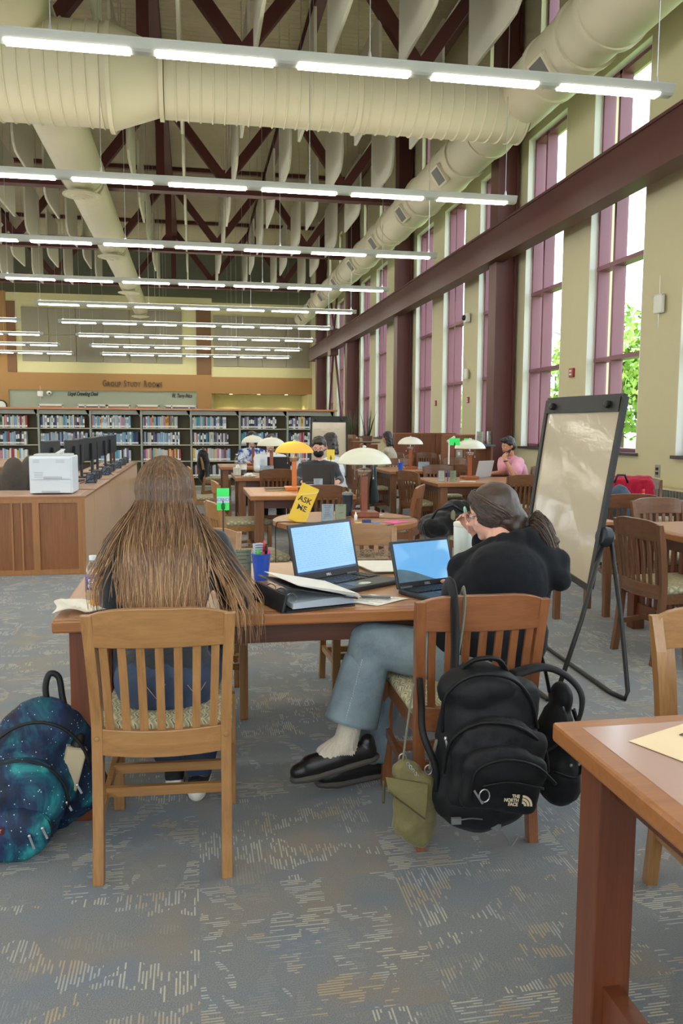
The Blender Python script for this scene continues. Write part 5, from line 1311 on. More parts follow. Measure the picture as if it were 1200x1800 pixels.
m = MB(); m.ell(P(0, .045, -.072), (.056, .05, .034), 14, R); m.ell(P(0, .02, -.05), (.066, .05, .03), 14, R); blob(m, 'beard', blk_hair, t, .009, 2, disp=.004, dscale=40)
MB().lathe([(.029, -.008), (.032, -.006), (.032, .006), (.029, .008)], j['wL']+V(.01, -.01, -.02), 20, R=basis((-.1, .1, 1))).build('wrist_band', m_black, t, True)
m = MB(); m.cap(j['neck']+V(.05, -.07, .015), j['neck']+V(-.06, -.05, -.0), .016, .016); m.cap(j['neck']+V(.05, -.07, .015), j['neck']+V(.05, .07, .02), .016, .016); blob(m, 'collar', c_pink, t, .008, 2)
seated(3.98, 16.2, 'person in a beige hoodie with black hair near the dark high table', (-.8, .6, -.2), sk_tan, cloth('beige_hoodie', (188, 176, 152)), c_pants, blk_hair, 'bob', body_dir=(-.8, .5), z_head=1.2)
place(chD, 4.02, 16.15, 55, 'chair of the person in the beige hoodie')
place(chD, 1.98, 10.92, 55, 'chair of the person with shoulder-length dark hair')
# ================================================================ things on the tables
m_paper = mat('paper_white', (232, 230, 224), .8, var=.02); m_laptop = mat('laptop_dark', (40, 42, 46), .42, var=.05); m_key = mat('laptop_keys', (20, 20, 22), .5, var=0)
TT = .7518
def screen_mat(name, c1, c2, st, lines=True, wave=False):
    b = NB(name); v = b.coord(kind='Generated'); sp = b.node('ShaderNodeSeparateXYZ'); b.link(v, sp.inputs[0]); X, Y = sp.outputs[0], sp.outputs[1]
    col = None
    if lines:
        ln = b.math('LESS_THAN', b.math('FRACT', b.math('MULTIPLY', Y, 22)), .28); n = b.math('GREATER_THAN', b.noise(b.coord((40, 22, 1), 'Generated'), 1, 1), .48)
        msk = b.math('MULTIPLY', b.math('MULTIPLY', ln, n), b.math('GREATER_THAN', Y, .12)); col = b.mix(b.math('MULTIPLY', msk, .3), c1, c2)
        bar = b.math('LESS_THAN', Y, .05); col = b.mix(bar, col, lin((60, 80, 110)))
    if wave:
        w_ = b.math('ADD', Y, b.math('MULTIPLY', b.math('SINE', b.math('MULTIPLY_ADD', X, 3.1, 1.7)), -.22)); d = b.math('LESS_THAN', w_, .13)
        col = b.mix(d, c1, c2); n = b.noise(b.coord((3, 3, 1), 'Generated'), 1.5, 3); col = b.mix(b.math('MULTIPLY', n, .3), col, lin((150, 190, 225)))
    b.col((.01, .012, .015)); b.rough(.12); b.b.inputs['Specular IOR Level'].default_value = .5
    b.link(col, b.b.inputs['Emission Color']); b.b.inputs['Emission Strength'].default_value = st; return b.m
def laptop(name, label, x, y, rz, w, d, h, tilt, scr, mcase=m_laptop, sticker=None, numpad=True, logo='DELL'):
    t = thing(name, label, 'laptop', (x, y, TT), rz)      # origin at the hinge, screen faces -Y local
    MB().box((0, -d/2, .010), (w, d, .02), None, .006).build('base', mcase, t)
    k = MB(); 
    MB().box((-.005, -d*.33, .0203), (w*.9, d*.46, .0012)).build('keyboard_deck', m_key, t)
    nx = 17 if numpad else 14; kb = MB(); kw = w*.88/nx
    for r in range(5):
        for c in range(nx):
            if numpad and c == 13: continue
            if r == 4 and 4 <= c <= 8: continue
            kb.box((-w*.44+kw*(c+.5)-.005, -d*.14-r*d*.088, .0225), (kw*.82, d*.07, .003))
    kb.box((-w*.44+kw*6.5-.005, -d*.14-4*d*.088, .0225), (kw*4.6, d*.07, .003)); kb.build('keys', mat('key_caps', (34, 34, 38), .45, var=0), t)
    MB().box((-.03, -d*.78, .0205), (w*.27, d*.3, .0012)).build('touchpad', mat('touchpad', (52, 54, 58), .3, var=0), t)
    R = Euler((-tilt, 0, 0)).to_matrix(); lid = bpy.data.objects.new('lid', MB().box((0, .005, h/2), (w, .01, h), None, .004).mesh('lid', mcase)); COL.objects.link(lid); lid.parent = t; lid.location = (0, .002, .018); lid.rotation_euler = (-tilt, 0, 0)
    m = MB(); sw, sh = w*.92, h*.82; m.add([(-sw/2, -sh/2, 0), (sw/2, -sh/2, 0), (sw/2, sh/2, 0), (-sw/2, sh/2, 0), (-sw/2, -sh/2, -.001), (sw/2, -sh/2, -.001), (sw/2, sh/2, -.001), (-sw/2, sh/2, -.001)], [(0, 1, 2, 3), (7, 6, 5, 4), (0, 4, 5, 1), (1, 5, 6, 2), (2, 6, 7, 3), (3, 7, 4, 0)])
    so = m.build('screen', scr, lid); so.rotation_euler = (PI/2, 0, 0); so.location = (0, -.0012, h*.53)
    if logo: text(logo, .013, 'logo', mat('logo_silver', (190, 192, 196), .3, metal=.6, var=0), lid, .0004, (PI/2, 0, 0), (0, -.0008, h*.055), bold=.0006)
    hg = MB()
    for s in (-1, 1): MB().tube([(s*w*.36-.03, .004, .02), (s*w*.36+.03, .004, .02)], .006, 8).build('hinge', mat('hinge_grey', (90, 94, 100), .35), t)
    if sticker: 
        m = MB(); m.lathe([(.0, .0208), (.032, .0208), (.032, .0214), (0, .0214)], (0, 0, 0), 20); s_ = m.build('sticker', mat('round_sticker', (200, 220, 200), .5, var=.3, scale=40), t); s_.location = (.0, -d*.83, 0); s_.scale = (1.0, .6, 1)
    return t
scr1 = screen_mat('document_screen', lin((150, 196, 240)), lin((70, 110, 160)), 1.15)
scr2 = screen_mat('painted_reflection_screen', lin((104, 178, 236)), lin((74, 92, 96)), .95, False, True)  # blue glow and dark curve paint the windows reflected in this screen
laptop('laptop', 'large dark laptop with pale blue document screen in the middle of the front table', 0.575, 3.475, .62, .385, .25, .245, .24, scr1, sticker=True)
laptop('laptop', 'smaller black laptop with bright blue screen in front of the hooded person', .945, 3.225, .40, .31, .20, .195, .30, scr2, numpad=False)
laptop('laptop', 'dark grey laptop seen from behind before the masked person', 1.37, 9.08, PI-.08, .36, .24, .24, .12, scr1, logo=None)
laptop('laptop', 'silver laptop seen from behind before the person in pink', 3.78, 10.42, PI+.55, .32, .22, .22, .25, scr1, mat('laptop_silver', (190, 190, 192), .35, metal=.3), logo=None)
laptop('laptop', 'black laptop seen from behind before the white-shirted person', 1.2, 12.0-.22, PI, .33, .22, .22, .12, scr1, logo=None)
# binder
t = thing('ring_binder', 'open black ring binder with loose pages at the front edge of the table', 'binder', (.315, 3.045, TT), .30)
# spine lies to the left, covers spread to the right
MB().box((-.045, 0, .034), (.012, .30, .068), (0, .25, 0), .004).build('spine', mat('binder_black', (34, 34, 38), .5, bump=.3, bscale=40), t)
m = MB(); m.box((.10, 0, .003), (.28, .30, .005)); m.build('back_cover', mat('binder_black', (34, 34, 38), .5), t)
m = MB(); m.box((.11, 0, .058), (.29, .30, .005), (0, .22, 0)); m.build('front_cover', mat('binder_black', (34, 34, 38), .5), t)
m = MB()
for yy in (-.1, 0, .1): m.tube([(-.0+.024*math.cos(a), yy, .035+.026*math.sin(a)) for a in [q*PI/6 for q in range(12)]], .0022, 6, closed=True)
m.bx(-.01, .012, -.13, .13, .006, .011); m.build('ring_mechanism', m_chrome, t, True)
m = MB()
for q in range(9): m.box((.125+.002*q, .004*math.sin(q*2), .074-.0016*q), (.27, .285, .0007), (0, .22+.004*q, .01*math.sin(q)))
m.build('page_stack', m_paper, t)
m = MB(); 
for q in range(12): m.box((.115, 0, .010+q*.0022), (.25, .28, .0009), (0, -.004*q, 0))
m.build('lower_pages', mat('paper_bluewhite', (205, 214, 224), .8), t)
def sheet(name, label, pts, z=TT, m_=m_paper, cat='paper', curl=.004, writing=None):
    P_ = [Vector((*p, z+.0006)) for p in pts]; c = sum(P_, Vector())/4; t = thing(name, label, cat, c); P_ = [p-c for p in P_]; r_ = random.Random(len(label)); m = MB()
    def f(u, v, o=0): 
        p = P_[0].lerp(P_[1], u).lerp(P_[3].lerp(P_[2], u), v); return p+V(0, 0, curl*(abs(math.sin(u*3.1+v*2)))*.5+o)
    m.grid(lambda u, v: f(u, v), 8, 8); m.grid(lambda u, v: f(u, v, .0006), 8, 8); m.build('sheet', m_, t, True)
    if writing:
        w_ = MB()
        for q in range(writing):
            a, b_ = (.12, .12+.1+.65*r_.random()); v = .1+.8*q/writing; p, q2 = f(a, v, .0012), f(b_, v, .0012); w_.bar(p, q2, .0022, .0004, (0, 0, 1))
        w_.build('writing', mat('pencil_grey', (150, 150, 150), .8), t)
    return t
sheet('paper_sheet', 'white note sheet with handwriting under the silver pen', [(.55, 3.05), (.67, 2.955), (.82, 3.06), (.69, 3.16)], writing=14)
sheet('paper_sheet', 'white sheet peeking out behind the large laptop\'s left corner', [(.33, 3.42), (.5, 3.38), (.5, 3.5), (.36, 3.52)])
for k in range(3): sheet('paper_sheet', ('topmost', 'middle', 'lowest')[k]+' white sheet of the small pile between the two laptops', [(.74+.01*k, 3.93-.008*k), (.99, 3.90-.01*k), (1.0-.01*k, 3.62), (.80, 3.60+.012*k)], TT+.0052*(2-k))
t = thing('pen', 'silver grey ballpoint pen lying on the note sheet', 'pen', (.69, 3.06, TT+.0125), -.25); m = MB(); m.tube([(-.065, 0, 0), (.055, 0, 0)], .0055, 10); m.build('barrel', mat('pen_silver', (120, 122, 120), .3, metal=.7), t, True); MB().tube([(.055, 0, 0), (.07, 0, 0)], [.005, .0015], 10).build('tip', m_chrome, t); MB().bx(-.06, -.02, -.0012, .0012, .0055, .0075).build('clip', m_chrome, t); MB().tube([(-.065, 0, 0), (-.075, 0, 0)], .003, 8).build('button', m_chrome, t)
def cup(x, y, z, h, r, label, contents=True):
    t = thing('plastic_cup', label, 'cup', (x, y, z)); m = MB(); m.lathe([(r*.72, 0), (r*.72, .002), (r*.74, .004), (r*.8, h*.3), (r*.9, h*.6), (r, h-.004), (r*1.05, h-.002), (r*1.05, h+.002), (r*.97, h+.002), (r*.95, h-.004), (r*.7, .006)], (0, 0, 0), 28); m.build('cup_body', mat('bright_blue_plastic', (28, 92, 214), .3, coat=.4, var=0), t, auto=50)
    return t
cup(.285, 3.56, TT, .115, .042, 'bright blue plastic cup of pens on the front table')
for k, (dx, dy, c, r, l, lab) in enumerate(((.012, -.005, (214, 40, 44), .0045, .165, 'red pen'), (.022, .006, (24, 24, 28), .008, .14, 'thick black marker'), (-.012, -.01, (60, 190, 70), .010, .125, 'short green highlighter'), (.032, -.012, (236, 80, 150), .007, .125, 'pink highlighter'))):
    t = thing('pen', '%s standing in the blue cup of the front table' % lab, 'pen', (.285+dx*.5, 3.56+dy*.5, TT+.009)); tip = V(dx*.6, dy*.6, l); m = MB(); m.tube([(0, 0, 0), tip*.7], r, 10); m.build('barrel', mat('pen_'+lab.split()[0]+str(k), c, .35, var=0), t, True); m = MB(); m.tube([tip*.7, tip], [r*1.1, r*.8], 10); m.build('cap', mat('pen_'+lab.split()[0]+str(k), c, .35, var=0), t, True)
for k, (dx, rz, a) in enumerate(((-.012, .3, .12), (.0, -.2, .05))):
    t = thing('paper_slip', ('left' if k == 0 else 'right')+' white folded note slip standing in the blue cup', 'paper', (.285+dx, 3.57, TT+.01), rz); MB().box((0, 0, .075), (.04, .001, .15), (-.06, a*-.5, 0)).build('slip', mat('paper_bluewhite', (205, 214, 224), .8), t)
    m = MB()
    for q in range(6): m.box((-.002, -.0065-.0004*q*.0-.001*(.0), .142-.011*q), (.028, .0006, .003), (-.06, 0, 0))
    m.build('print', mat('print_blue_grey', (90, 100, 140), .8), t)
m_acr = None
def acrylic():
    b = NB('clear_acrylic'); n = b.n; tr = b.node('ShaderNodeBsdfTransparent'); gl = b.node('ShaderNodeBsdfGlossy'); mx = b.node('ShaderNodeMixShader'); lw = b.node('ShaderNodeLayerWeight'); lw.inputs[0].default_value = .5
    gl.inputs['Roughness'].default_value = .05; tr.inputs[0].default_value = (.92, .94, .93, 1); fac = b.math('MULTIPLY_ADD', b.math('POWER', lw.outputs['Facing'], 4), .7, .07); b.link(fac, mx.inputs[0]); b.link(tr.outputs[0], mx.inputs[1]); b.link(gl.outputs[0], mx.inputs[2]); b.link(mx.outputs[0], n['Material Output'].inputs[0]); return b.m
m_acr = acrylic()
def holder(x, y, z, rz, w, h, label, card, tilt=0, name='leaflet_holder', cat='leaflet holder', lines=None, qrgap=False):
    t = thing(name, label, cat, (x, y, z), rz); R = (-tilt, 0, 0)
    c = MB(); c.box((0, 0, h/2), (w*.94, .002, h*.96), R); o = c.build('card', card, t)
    m = MB(); m.box((0, -.003, h/2), (w, .0018, h), R); m.box((0, .003, h/2), (w, .0018, h), R); m.box((0, 0, .002), (w, .05, .003)); m.build('acrylic_sleeve', m_acr, t)
    if lines:
        l = MB(); r_ = random.Random(int(x*100))
        for q in range(lines): ww = w*r_.uniform(.3, .75); l.box((r_.uniform(-.08, .08)*w, -.0014, h*(.9-.8*q/lines)), (ww, .0006, h*.02), None)
        l.build('print', mat('print_dark', (70, 80, 96), .8), t)
    return t
m_card1 = mat('card_sage', (168, 176, 150), .7); m_card2 = mat('card_blue_white', (190, 205, 225), .7, var=.2, scale=30)
holder(.205, 3.63, TT, .1, .085, .125, 'clear acrylic leaflet stand beside the blue pen cup', m_card1, lines=6)
# water bottle
t = thing('water_bottle', 'small clear water bottle with purple label at the left of the front table', 'bottle', (-.385, 3.23, TT))
m = MB(); m.lathe([(.027, 0), (.030, .006), (.030, .02), (.0285, .03), (.030, .04), (.030, .10), (.029, .112), (.024, .130), (.014, .147), (.0125, .152), (.0125, .16)], (0, 0, 0), 28); m.build('bottle_body', m_acr, t, True)
MB().lathe([(.0135, .156), (.014, .158), (.014, .172), (.0125, .174)], (0, 0, 0), 24).build('cap', mat('cap_white', (226, 230, 238), .4, var=0), t, auto=40)
MB().lathe([(.0305, .045), (.0308, .046), (.0308, .094), (.0305, .095)], (0, 0, 0), 28).build('label_sleeve', mat('label_purple', (74, 78, 168), .4, var=.25, scale=20), t, auto=40)
for k, (s_, zz) in enumerate((('DEER', .078), ('PARK', .060))):
    o = text(s_, .019, 'label_text', mat('label_white', (236, 236, 240), .5, var=0), t, .0003, bold=.0008)
    for v in o.data.vertices:
        a = v.co.x/.0314; yy = v.co.y; v.co = V(.0314*math.sin(a), -.0314*math.cos(a)-v.co.z*.5, yy+zz)
    o.rotation_euler = (0, 0, .15)
# napkin and food
def napkin(v, n): return v
t = thing('paper_napkin', 'crumpled white paper napkin at the left corner of the front table', 'napkin', (-.40, 3.07, TT)); m = MB(); r_ = random.Random(9)
def nap(u, v, o=0): return V((u-.5)*.20+.01*math.sin(v*7), (v-.5)*.17+.012*math.sin(u*6), .008+.012*abs(math.sin(u*5.3+v*3))+.02*max(0, (.25-u))*3*v+o)
m.grid(lambda u, v: nap(u, v), 14, 12); m.grid(lambda u, v: nap(u, v, -.002), 14, 12); m.build('napkin_sheet', mat('tissue', (240, 236, 226), .9, var=.03), t, False)
t = thing('pastry', 'half eaten pastry on the napkin beside the long-haired person', 'food', (-.325, 3.06, TT+.016)); m = MB(); m.ell((0, 0, .018), (.05, .035, .02)); m.ell((.03, .01, .022), (.035, .03, .02)); blob(m, 'crust', mat('pastry_brown', (150, 76, 44), .6, var=.3, scale=60), t, .005, 2, disp=.005, dscale=60)
m = MB(); m.ell((-.035, -.015, .014), (.022, .018, .014)); blob(m, 'filling', mat('pastry_yellow', (232, 168, 60), .5, var=.2, scale=60), t, .004, 2, disp=.003, dscale=80)
# tumbler
t = thing('insulated_tumbler', 'tall white steel tumbler behind the hooded person\'s laptop', 'tumbler', (1.21, 3.56, TT)); MB().lathe([(.040, 0), (.043, .004), (.047, .12), (.049, .215), (.047, .22)], (0, 0, 0), 32).build('body', mat('powder_white', (206, 220, 216), .35, coat=.3), t, auto=40); MB().lathe([(.048, .22), (.05, .222), (.05, .236), (.046, .24)], (0, 0, 0), 32).build('lid', m_white, t, auto=40)
# woven cloth on the far chair seen between the laptops
t = thing('lace_scarf', 'patterned lace scarf draped at the far edge behind the laptops', 'scarf', (.82, 4.02, TT)); m = MB()
for q in range(40):
    r_ = random.Random(q); c = V(r_.uniform(-.1, .15), r_.uniform(-.03, .05), .01+.03*r_.random()); rr = r_.uniform(.008, .022); m.tube([c+V(rr*math.cos(a), rr*.5*math.sin(a), rr*.7*math.sin(a)) for a in [k*PI/4 for k in range(8)]], .0025, 4, closed=True)
m.box((.02, .0, .008), (.24, .09, .012), None, .005); m.build('scarf', mat('lace_beige', (150, 132, 112), .9, var=.5, scale=90), t)
# number/subject sign stands
def stand(x, y, z, h, col, label, word=None, w=.075, hh=.135, face=0, horizontal=False):
    t = thing('sign_stand', label, 'sign', (x, y, z)); MB().lathe([(.04, 0), (.04, .006), (.008, .012)], (0, 0, 0), 24).build('base', m_black, t, auto=40); MB().tube([(0, 0, .006), (0, 0, h-hh*.55)], .0035, 8).build('rod', m_black, t, True)
    m = MB(); m.tube([(-.006, -.004, h-hh*.95), (-.008, -.006, h-hh*.74), (0, -.006, h-hh*.68), (.008, -.006, h-hh*.74), (.006, -.004, h-hh*.95)], .002, 6); m.build('clip', m_black, t, True)
    MB().box((0, 0, h-hh/2), (w, .002, hh)).build('card', mat('neon_'+('green' if col[1] > 200 and col[0] < 150 else 'yellow'), col, .6, var=0), t)
    if word: MB().box((0, -.0016, h-hh*.52), (w, .001, hh*.28)).build('label_strip', mat('label_pale_blue', (190, 214, 226), .6, var=0), t); text(word, .019 if not horizontal else .03, 'lettering', mat('lettering_blue', (70, 110, 160), .6, var=0), t, .0003, (PI/2, 0, 0), (0, -.0026, h-hh*.52), sx=.9)
    return t
stand(.135, 3.93, TT, .375, (60, 236, 110), 'neon green card on a thin stand reading SCIENCE, right of the long hair', 'SCIENCE', .058, .105)
stand(1.48, 8.9, TT, .42, (236, 208, 70), 'small yellow card on a thin black stand in front of the far easel', None, .085, .115)
t = stand(3.28, 10.1, TT, .53, (110, 220, 90), 'wide green card beside the right white lamp', None, .14, .09)
stand(4.52, 13.2, .0, 1.24, (60, 236, 110), 'green card on a floor stand at the wood carrel ledge', None, .14, .07)
# yellow ASK ME signs, leaning
def askme(x, y, z, rz, lean, w, h, label):
    t = thing('table_sign', label, 'sign', (x, y, z), rz); R = Euler((-.18, lean, 0)).to_matrix(); yl = mat('sign_yellow', (228, 190, 50), .55, var=.06); e = Euler((-.18, lean, 0))
    m = MB(); m.box(R @ V(0, 0, h/2), (w, .004, h), R, .001); m.build('board', yl, t)
    m = MB(); m.box(R @ V(0, .05, h/2-.01)+V(0, .02, 0), (w*.9, .004, h*.96), Euler((.2, lean, 0)).to_matrix()); m.build('rear_leg', yl, t)
    for k, (s_, f) in enumerate((('ASK', .60), ('ME', .38))):
        o = text(s_, .055, 'lettering', mat('lettering_dark', (60, 50, 30), .7, var=0), t, .0004, bold=.001); o.matrix_parent_inverse = Matrix(); Rm = R.to_4x4() @ Euler((PI/2, 0, 0)).to_matrix().to_4x4(); o.rotation_euler = Rm.to_euler(); o.location = R @ V(0, -.0032, h*f)
    m = MB(); m.tube([R @ V(w*.5*math.cos(a*1.3), -.006-.01*math.sin(a*2), h*(.95-.9*a/6)) for a in [q*.3 for q in range(20)]], .0035, 6, squash=.4); m.build('ribbon', m_white, t, True)
    return t
askme(.705, 5.72, TT, -.1, .40, .13, .275, 'tilted yellow ASK ME sign at the left of the round table')
askme(2.78, 5.75, TT-.02, .1, .22, .12, .25, 'tilted yellow ASK ME sign half hidden by the white easel')
t = thing('side_table', 'small table carrying the yellow sign behind the easel', 'table', (2.85, 5.8, 0)); MB().box((0, 0, .715), (.5, .4, .03), None, .006).build('table_top', w_top, t)
for sx in (-1, 1):
    for sy in (-1, 1): MB().box((sx*.2, sy*.15, .35), (.045, .045, .70)).build('leg', w_leg2, t)
holder(.93, 5.72, TT, .0, .09, .125, 'blue and white leaflet holder at the middle of the round table', m_card2, lines=8)
holder(1.02, 5.70, TT, .12, .085, .125, 'sage green card holder right of the blue leaflets on the round table', m_card1, lines=2)
t = thing('travel_mug', 'dark travel mug with grey lid behind the card holders', 'mug', (1.135, 6.05, TT)); MB().lathe([(.032, 0), (.037, .005), (.04, .15), (.042, .16)], (0, 0, 0), 24).build('body', mat('mug_dark_blue', (30, 40, 56), .35, coat=.3), t, auto=40); MB().lathe([(.043, .16), (.043, .175), (.03, .18)], (0, 0, 0), 24).build('lid', mat('mug_lid', (120, 130, 134), .4), t, auto=40)
for k, (x, y, c, s_, lab) in enumerate(((1.055, 5.60, (240, 70, 130), (.055, .03, .014), 'pink sticky note cube on the round table'), (1.12, 5.54, (236, 214, 120), (.05, .03, .012), 'pale yellow note pad on the round table'), (1.17, 5.52, (30, 60, 120), (.055, .035, .03), 'small dark blue box on the round table'), (1.235, 5.56, (70, 130, 200), (.06, .05, .006), 'light blue folded wrapper on the round table'))):
    t = thing('note_pad' if 'note' in lab else ('small_box' if 'box' in lab else 'wrapper'), lab, 'stationery', (x, y, TT+s_[2]/2+.0002), .2*k); MB().box((0, 0, 0), s_, None, .002).build('body', mat('item_%d' % k, c, .5), t)
t = thing('glue_bottle', 'small white glue bottle beside the round table leaflets', 'bottle', (1.115, 5.63, TT)); MB().lathe([(.011, 0), (.012, .05), (.005, .06), (.004, .075)], (0, 0, 0), 16).build('body', m_white, t, True)
sheet('paper_sheet', 'pink sheet lying on the right of the round table', [(1.30, 5.62), (1.36, 5.50), (1.50, 5.62), (1.42, 5.70)], m_=mat('paper_pink', (244, 90, 170), .7))
sheet('paper_sheet', 'white sheet at the front of the round table', [(.88, 5.60), (1.06, 5.55), (1.02, 5.46), (.85, 5.50)])
sheet('paper_sheet', 'white papers spread around the base of the big white lamp', [(1.06, 6.22), (1.15, 5.95), (1.42, 6.05), (1.36, 6.28)])
def cable(name, label, pts, r=.0035, mt=m_black): 
    m = MB(); P_ = [Vector(p) for p in pts]; Q = []
    for i in range(len(P_)-1):
        p0, p1, p2, p3 = P_[max(i-1, 0)], P_[i], P_[i+1], P_[min(i+2, len(P_)-1)]
        for q in range(8):
            u = q/8; Q.append(.5*((2*p1)+(-p0+p2)*u+(2*p0-5*p1+4*p2-p3)*u*u+(-p0+3*p1-3*p2+p3)*u**3))
    Q.append(P_[-1]); m.tube(Q, r, 6); return tag(m.build(name, mt, None, True), label, 'cable')
cable('charging_cable', 'black cable looping over the left of the round table', [(.56, 5.72, .45), (.56, 5.70, .72), (.60, 5.68, .757), (.75, 5.60, .757), (.9, 5.62, .757), (.93, 5.56, .757), (.87, 5.55, .76), (.95, 5.52, .757)])
cable('charging_cable', 'thin black cable across the right of the round table', [(1.22, 5.55, .757), (1.20, 5.45, .757), (1.28, 5.40, .757), (1.34, 5.42, .757)])
cable('charging_cable', 'thin grey cord trailing from the lamp off the round table', [(1.28, 5.9, .757), (1.4, 5.8, .757), (1.52, 5.8, .757), (1.62, 5.78, .75), (1.66, 5.74, .6), (1.66, 5.7, .45)], .0025)
# lit lamp table
t = thing('closed_tablet', 'closed tablet with pale edge beside the lit lamp', 'tablet', (.86, 8.62, TT), .05); MB().box((0, 0, .008), (.24, .17, .012), None, .004).build('body', mat('tablet_cream', (200, 190, 164), .5), t); MB().box((0, 0, .017), (.25, .18, .006), None, .002).build('cover', mat('tablet_cover', (70, 64, 60), .6), t)
holder(1.28, 8.5, TT, .0, .1, .13, 'blue and white leaflets in front of the masked person', m_card2, lines=6)
t = thing('food_tub', 'low dark lidded tub before the masked person\'s laptop', 'tub', (1.22, 8.62, TT)); MB().lathe([(.05, 0), (.055, .06), (.055, .065)], (0, 0, 0), 24).build('tub', mat('tub_clear', (190, 196, 196), .4), t, auto=40); MB().lathe([(.058, .065), (.058, .08), (.05, .083)], (0, 0, 0), 24).build('lid', m_black, t, auto=40)
t = thing('red_cap_item', 'small red object beside the laptop on the lamp table', 'item', (1.46, 8.55, TT)); MB().ell((0, 0, .018), (.03, .025, .018)).build('body', mat('item_red', (220, 60, 50), .5), t, True)
# second table
t = thing('soda_bottle', 'clear plastic bottle with dark drink on the second lamp table', 'bottle', (.66, 11.1, TT)); MB().lathe([(.035, 0), (.04, .02), (.04, .16), (.03, .2), (.014, .24), (.014, .26)], (0, 0, 0), 20).build('body', m_acr, t, True); MB().lathe([(.034, .004), (.037, .02), (.037, .11)], (0, 0, 0), 20).build('drink', mat('cola', (40, 24, 20), .2), t, True); MB().lathe([(.0415, .09), (.0415, .15)], (0, 0, 0), 20).build('label_band', m_white, t); MB().lathe([(.016, .255), (.016, .275)], (0, 0, 0), 14).build('cap', m_white, t)
t = thing('water_bottle', 'slim clear bottle left of the dark drink on the second lamp table', 'bottle', (.57, 11.12, TT)); MB().lathe([(.03, 0), (.034, .02), (.034, .2), (.016, .26), (.014, .29)], (0, 0, 0), 20).build('body', m_acr, t, True); MB().lathe([(.016, .285), (.016, .3)], (0, 0, 0), 14).build('cap', m_white, t)
t = thing('tissue_box', 'white tissue box at the left end of the second lamp table', 'box', (.60, 11.45, TT)); MB().box((0, 0, .05), (.12, .2, .1), None, .004).build('box', m_white, t); MB().ell((0, 0, .11), (.03, .04, .03)).build('tissue', m_paper, t, True)
t = thing('paper_plate', 'white paper plate with napkin on the second lamp table', 'plate', (.72, 10.92, TT)); MB().lathe([(.07, 0), (.1, .014), (.1, .017), (.068, .004)], (0, 0, 0), 28).build('plate', m_white, t, True)
m = MB(); m.ell((0, 0, .025), (.07, .05, .022)); o = blob(m, 'crumpled_napkin', m_paper, None, .01, 2, disp=.015, dscale=30); o.location = (.72, 10.92, TT+.006); tag(o, 'crumpled napkin on the paper plate of the second lamp table', 'napkin')
holder(.96, 10.95, TT, 0, .19, .15, 'leaflets with a blue panel on the second lamp table', m_card2, lines=6)
t = thing('white_pitcher', 'white lidded pitcher on the second lamp table right of the lit lamp', 'pitcher', (1.36, 11.0, TT)); MB().lathe([(.055, 0), (.06, .01), (.055, .2), (.06, .22)], (0, 0, 0), 24).build('body', mat('pitcher_white', (214, 218, 224), .4), t, auto=40); MB().tube([(.055, 0, .18), (.10, 0, .17), (.10, 0, .06), (.057, 0, .04)], .008, 8).build('handle', m_white, t, True)
t = thing('plastic_cup', 'small blue cup in front of the farthest lamp', 'cup', (.93, 11.2, TT)); MB().lathe([(.03, 0), (.04, .1), (.038, .1)], (0, 0, 0), 20).build('cup_body', mat('bright_blue_plastic', (28, 92, 214), .3), t, auto=40)
# right column
cup(3.17, 12.45, TT, .115, .045, 'bright blue plastic cup on the far right table')
for k, (dx, c) in enumerate(((-.01, (230, 230, 230)), (.015, (60, 60, 70)))):
    t = thing('pen', ('white' if k == 0 else 'dark')+' pen standing in the far right blue cup', 'pen', (3.17+dx*.3, 12.45, TT+.009)); MB().tube([(0, 0, 0), (dx*2, 0, .16)], .005, 8).build('barrel', mat('pen_far_%d' % k, c, .4, var=0), t)
holder(3.62, 12.7, TT, 0, .2, .12, 'wide blue and yellow leaflet stand behind the right lamp', m_card2, lines=4)
holder(3.02, 9.80, TT, 0, .08, .135, 'left white leaflet holder of the information tray on the lamp table', mat('card_white', (214, 216, 210), .7), lines=6); holder(3.17, 9.80, TT, .0, .08, .135, 'right grey leaflet holder of the information tray on the lamp table', m_card1, lines=5)
t = thing('pen', 'blue pen standing between the two right hand leaflet holders', 'pen', (3.095, 9.78, TT)); MB().tube([(0, 0, 0), (0, 0, .15)], .006, 8).build('barrel', mat('pen_blue_far', (50, 70, 160), .4), t)
sheet('paper_sheet', 'white sheet on the information tray table', [(3.22, 9.7), (3.4, 9.62), (3.45, 9.75), (3.28, 9.82)])
for k, (x, y, h) in enumerate(((5.12, 14.3, .24), (5.33, 14.35, .24), (5.62, 13.2, .2))):
    if k < 2: holder(x, y, 1.11, .15*k, .13, h, ('leaflet holder standing at the left of the carrel ledge', 'leaflet holder standing at the right of the carrel ledge')[k], mat('card_mixed', (176, 172, 158), .7, var=.25, scale=25), lines=5)
t = thing('floor_lamp', 'thin pale floor lamp post behind the right white lamp', 'lamp', (4.0, 12.6, 0)); MB().lathe([(.12, 0), (.12, .02), (.02, .03)], (0, 0, 0), 24).build('base', m_white, t); MB().tube([(0, 0, .02), (0, 0, 1.22)], .013, 8).build('pole', m_white, t); m = MB(); m.bar((-.03, 0, 1.19), (.09, 0, 1.27), .05, .03); m.build('lamp_head', m_white, t)
# wall outlet on the carrel
t = thing('wall_plate', 'pale outlet plate on the wood carrel left of the person in pink', 'wall plate', (4.78, 14.44, .94)); MB().box((0, -.005, 0), (.12, .01, .14), None, .003).build('plate', mat('plate_grey', (160, 156, 148), .4), t); MB().box((-.02, -.03, 0), (.04, .04, .06), None, .005).build('plug', m_white, t); 
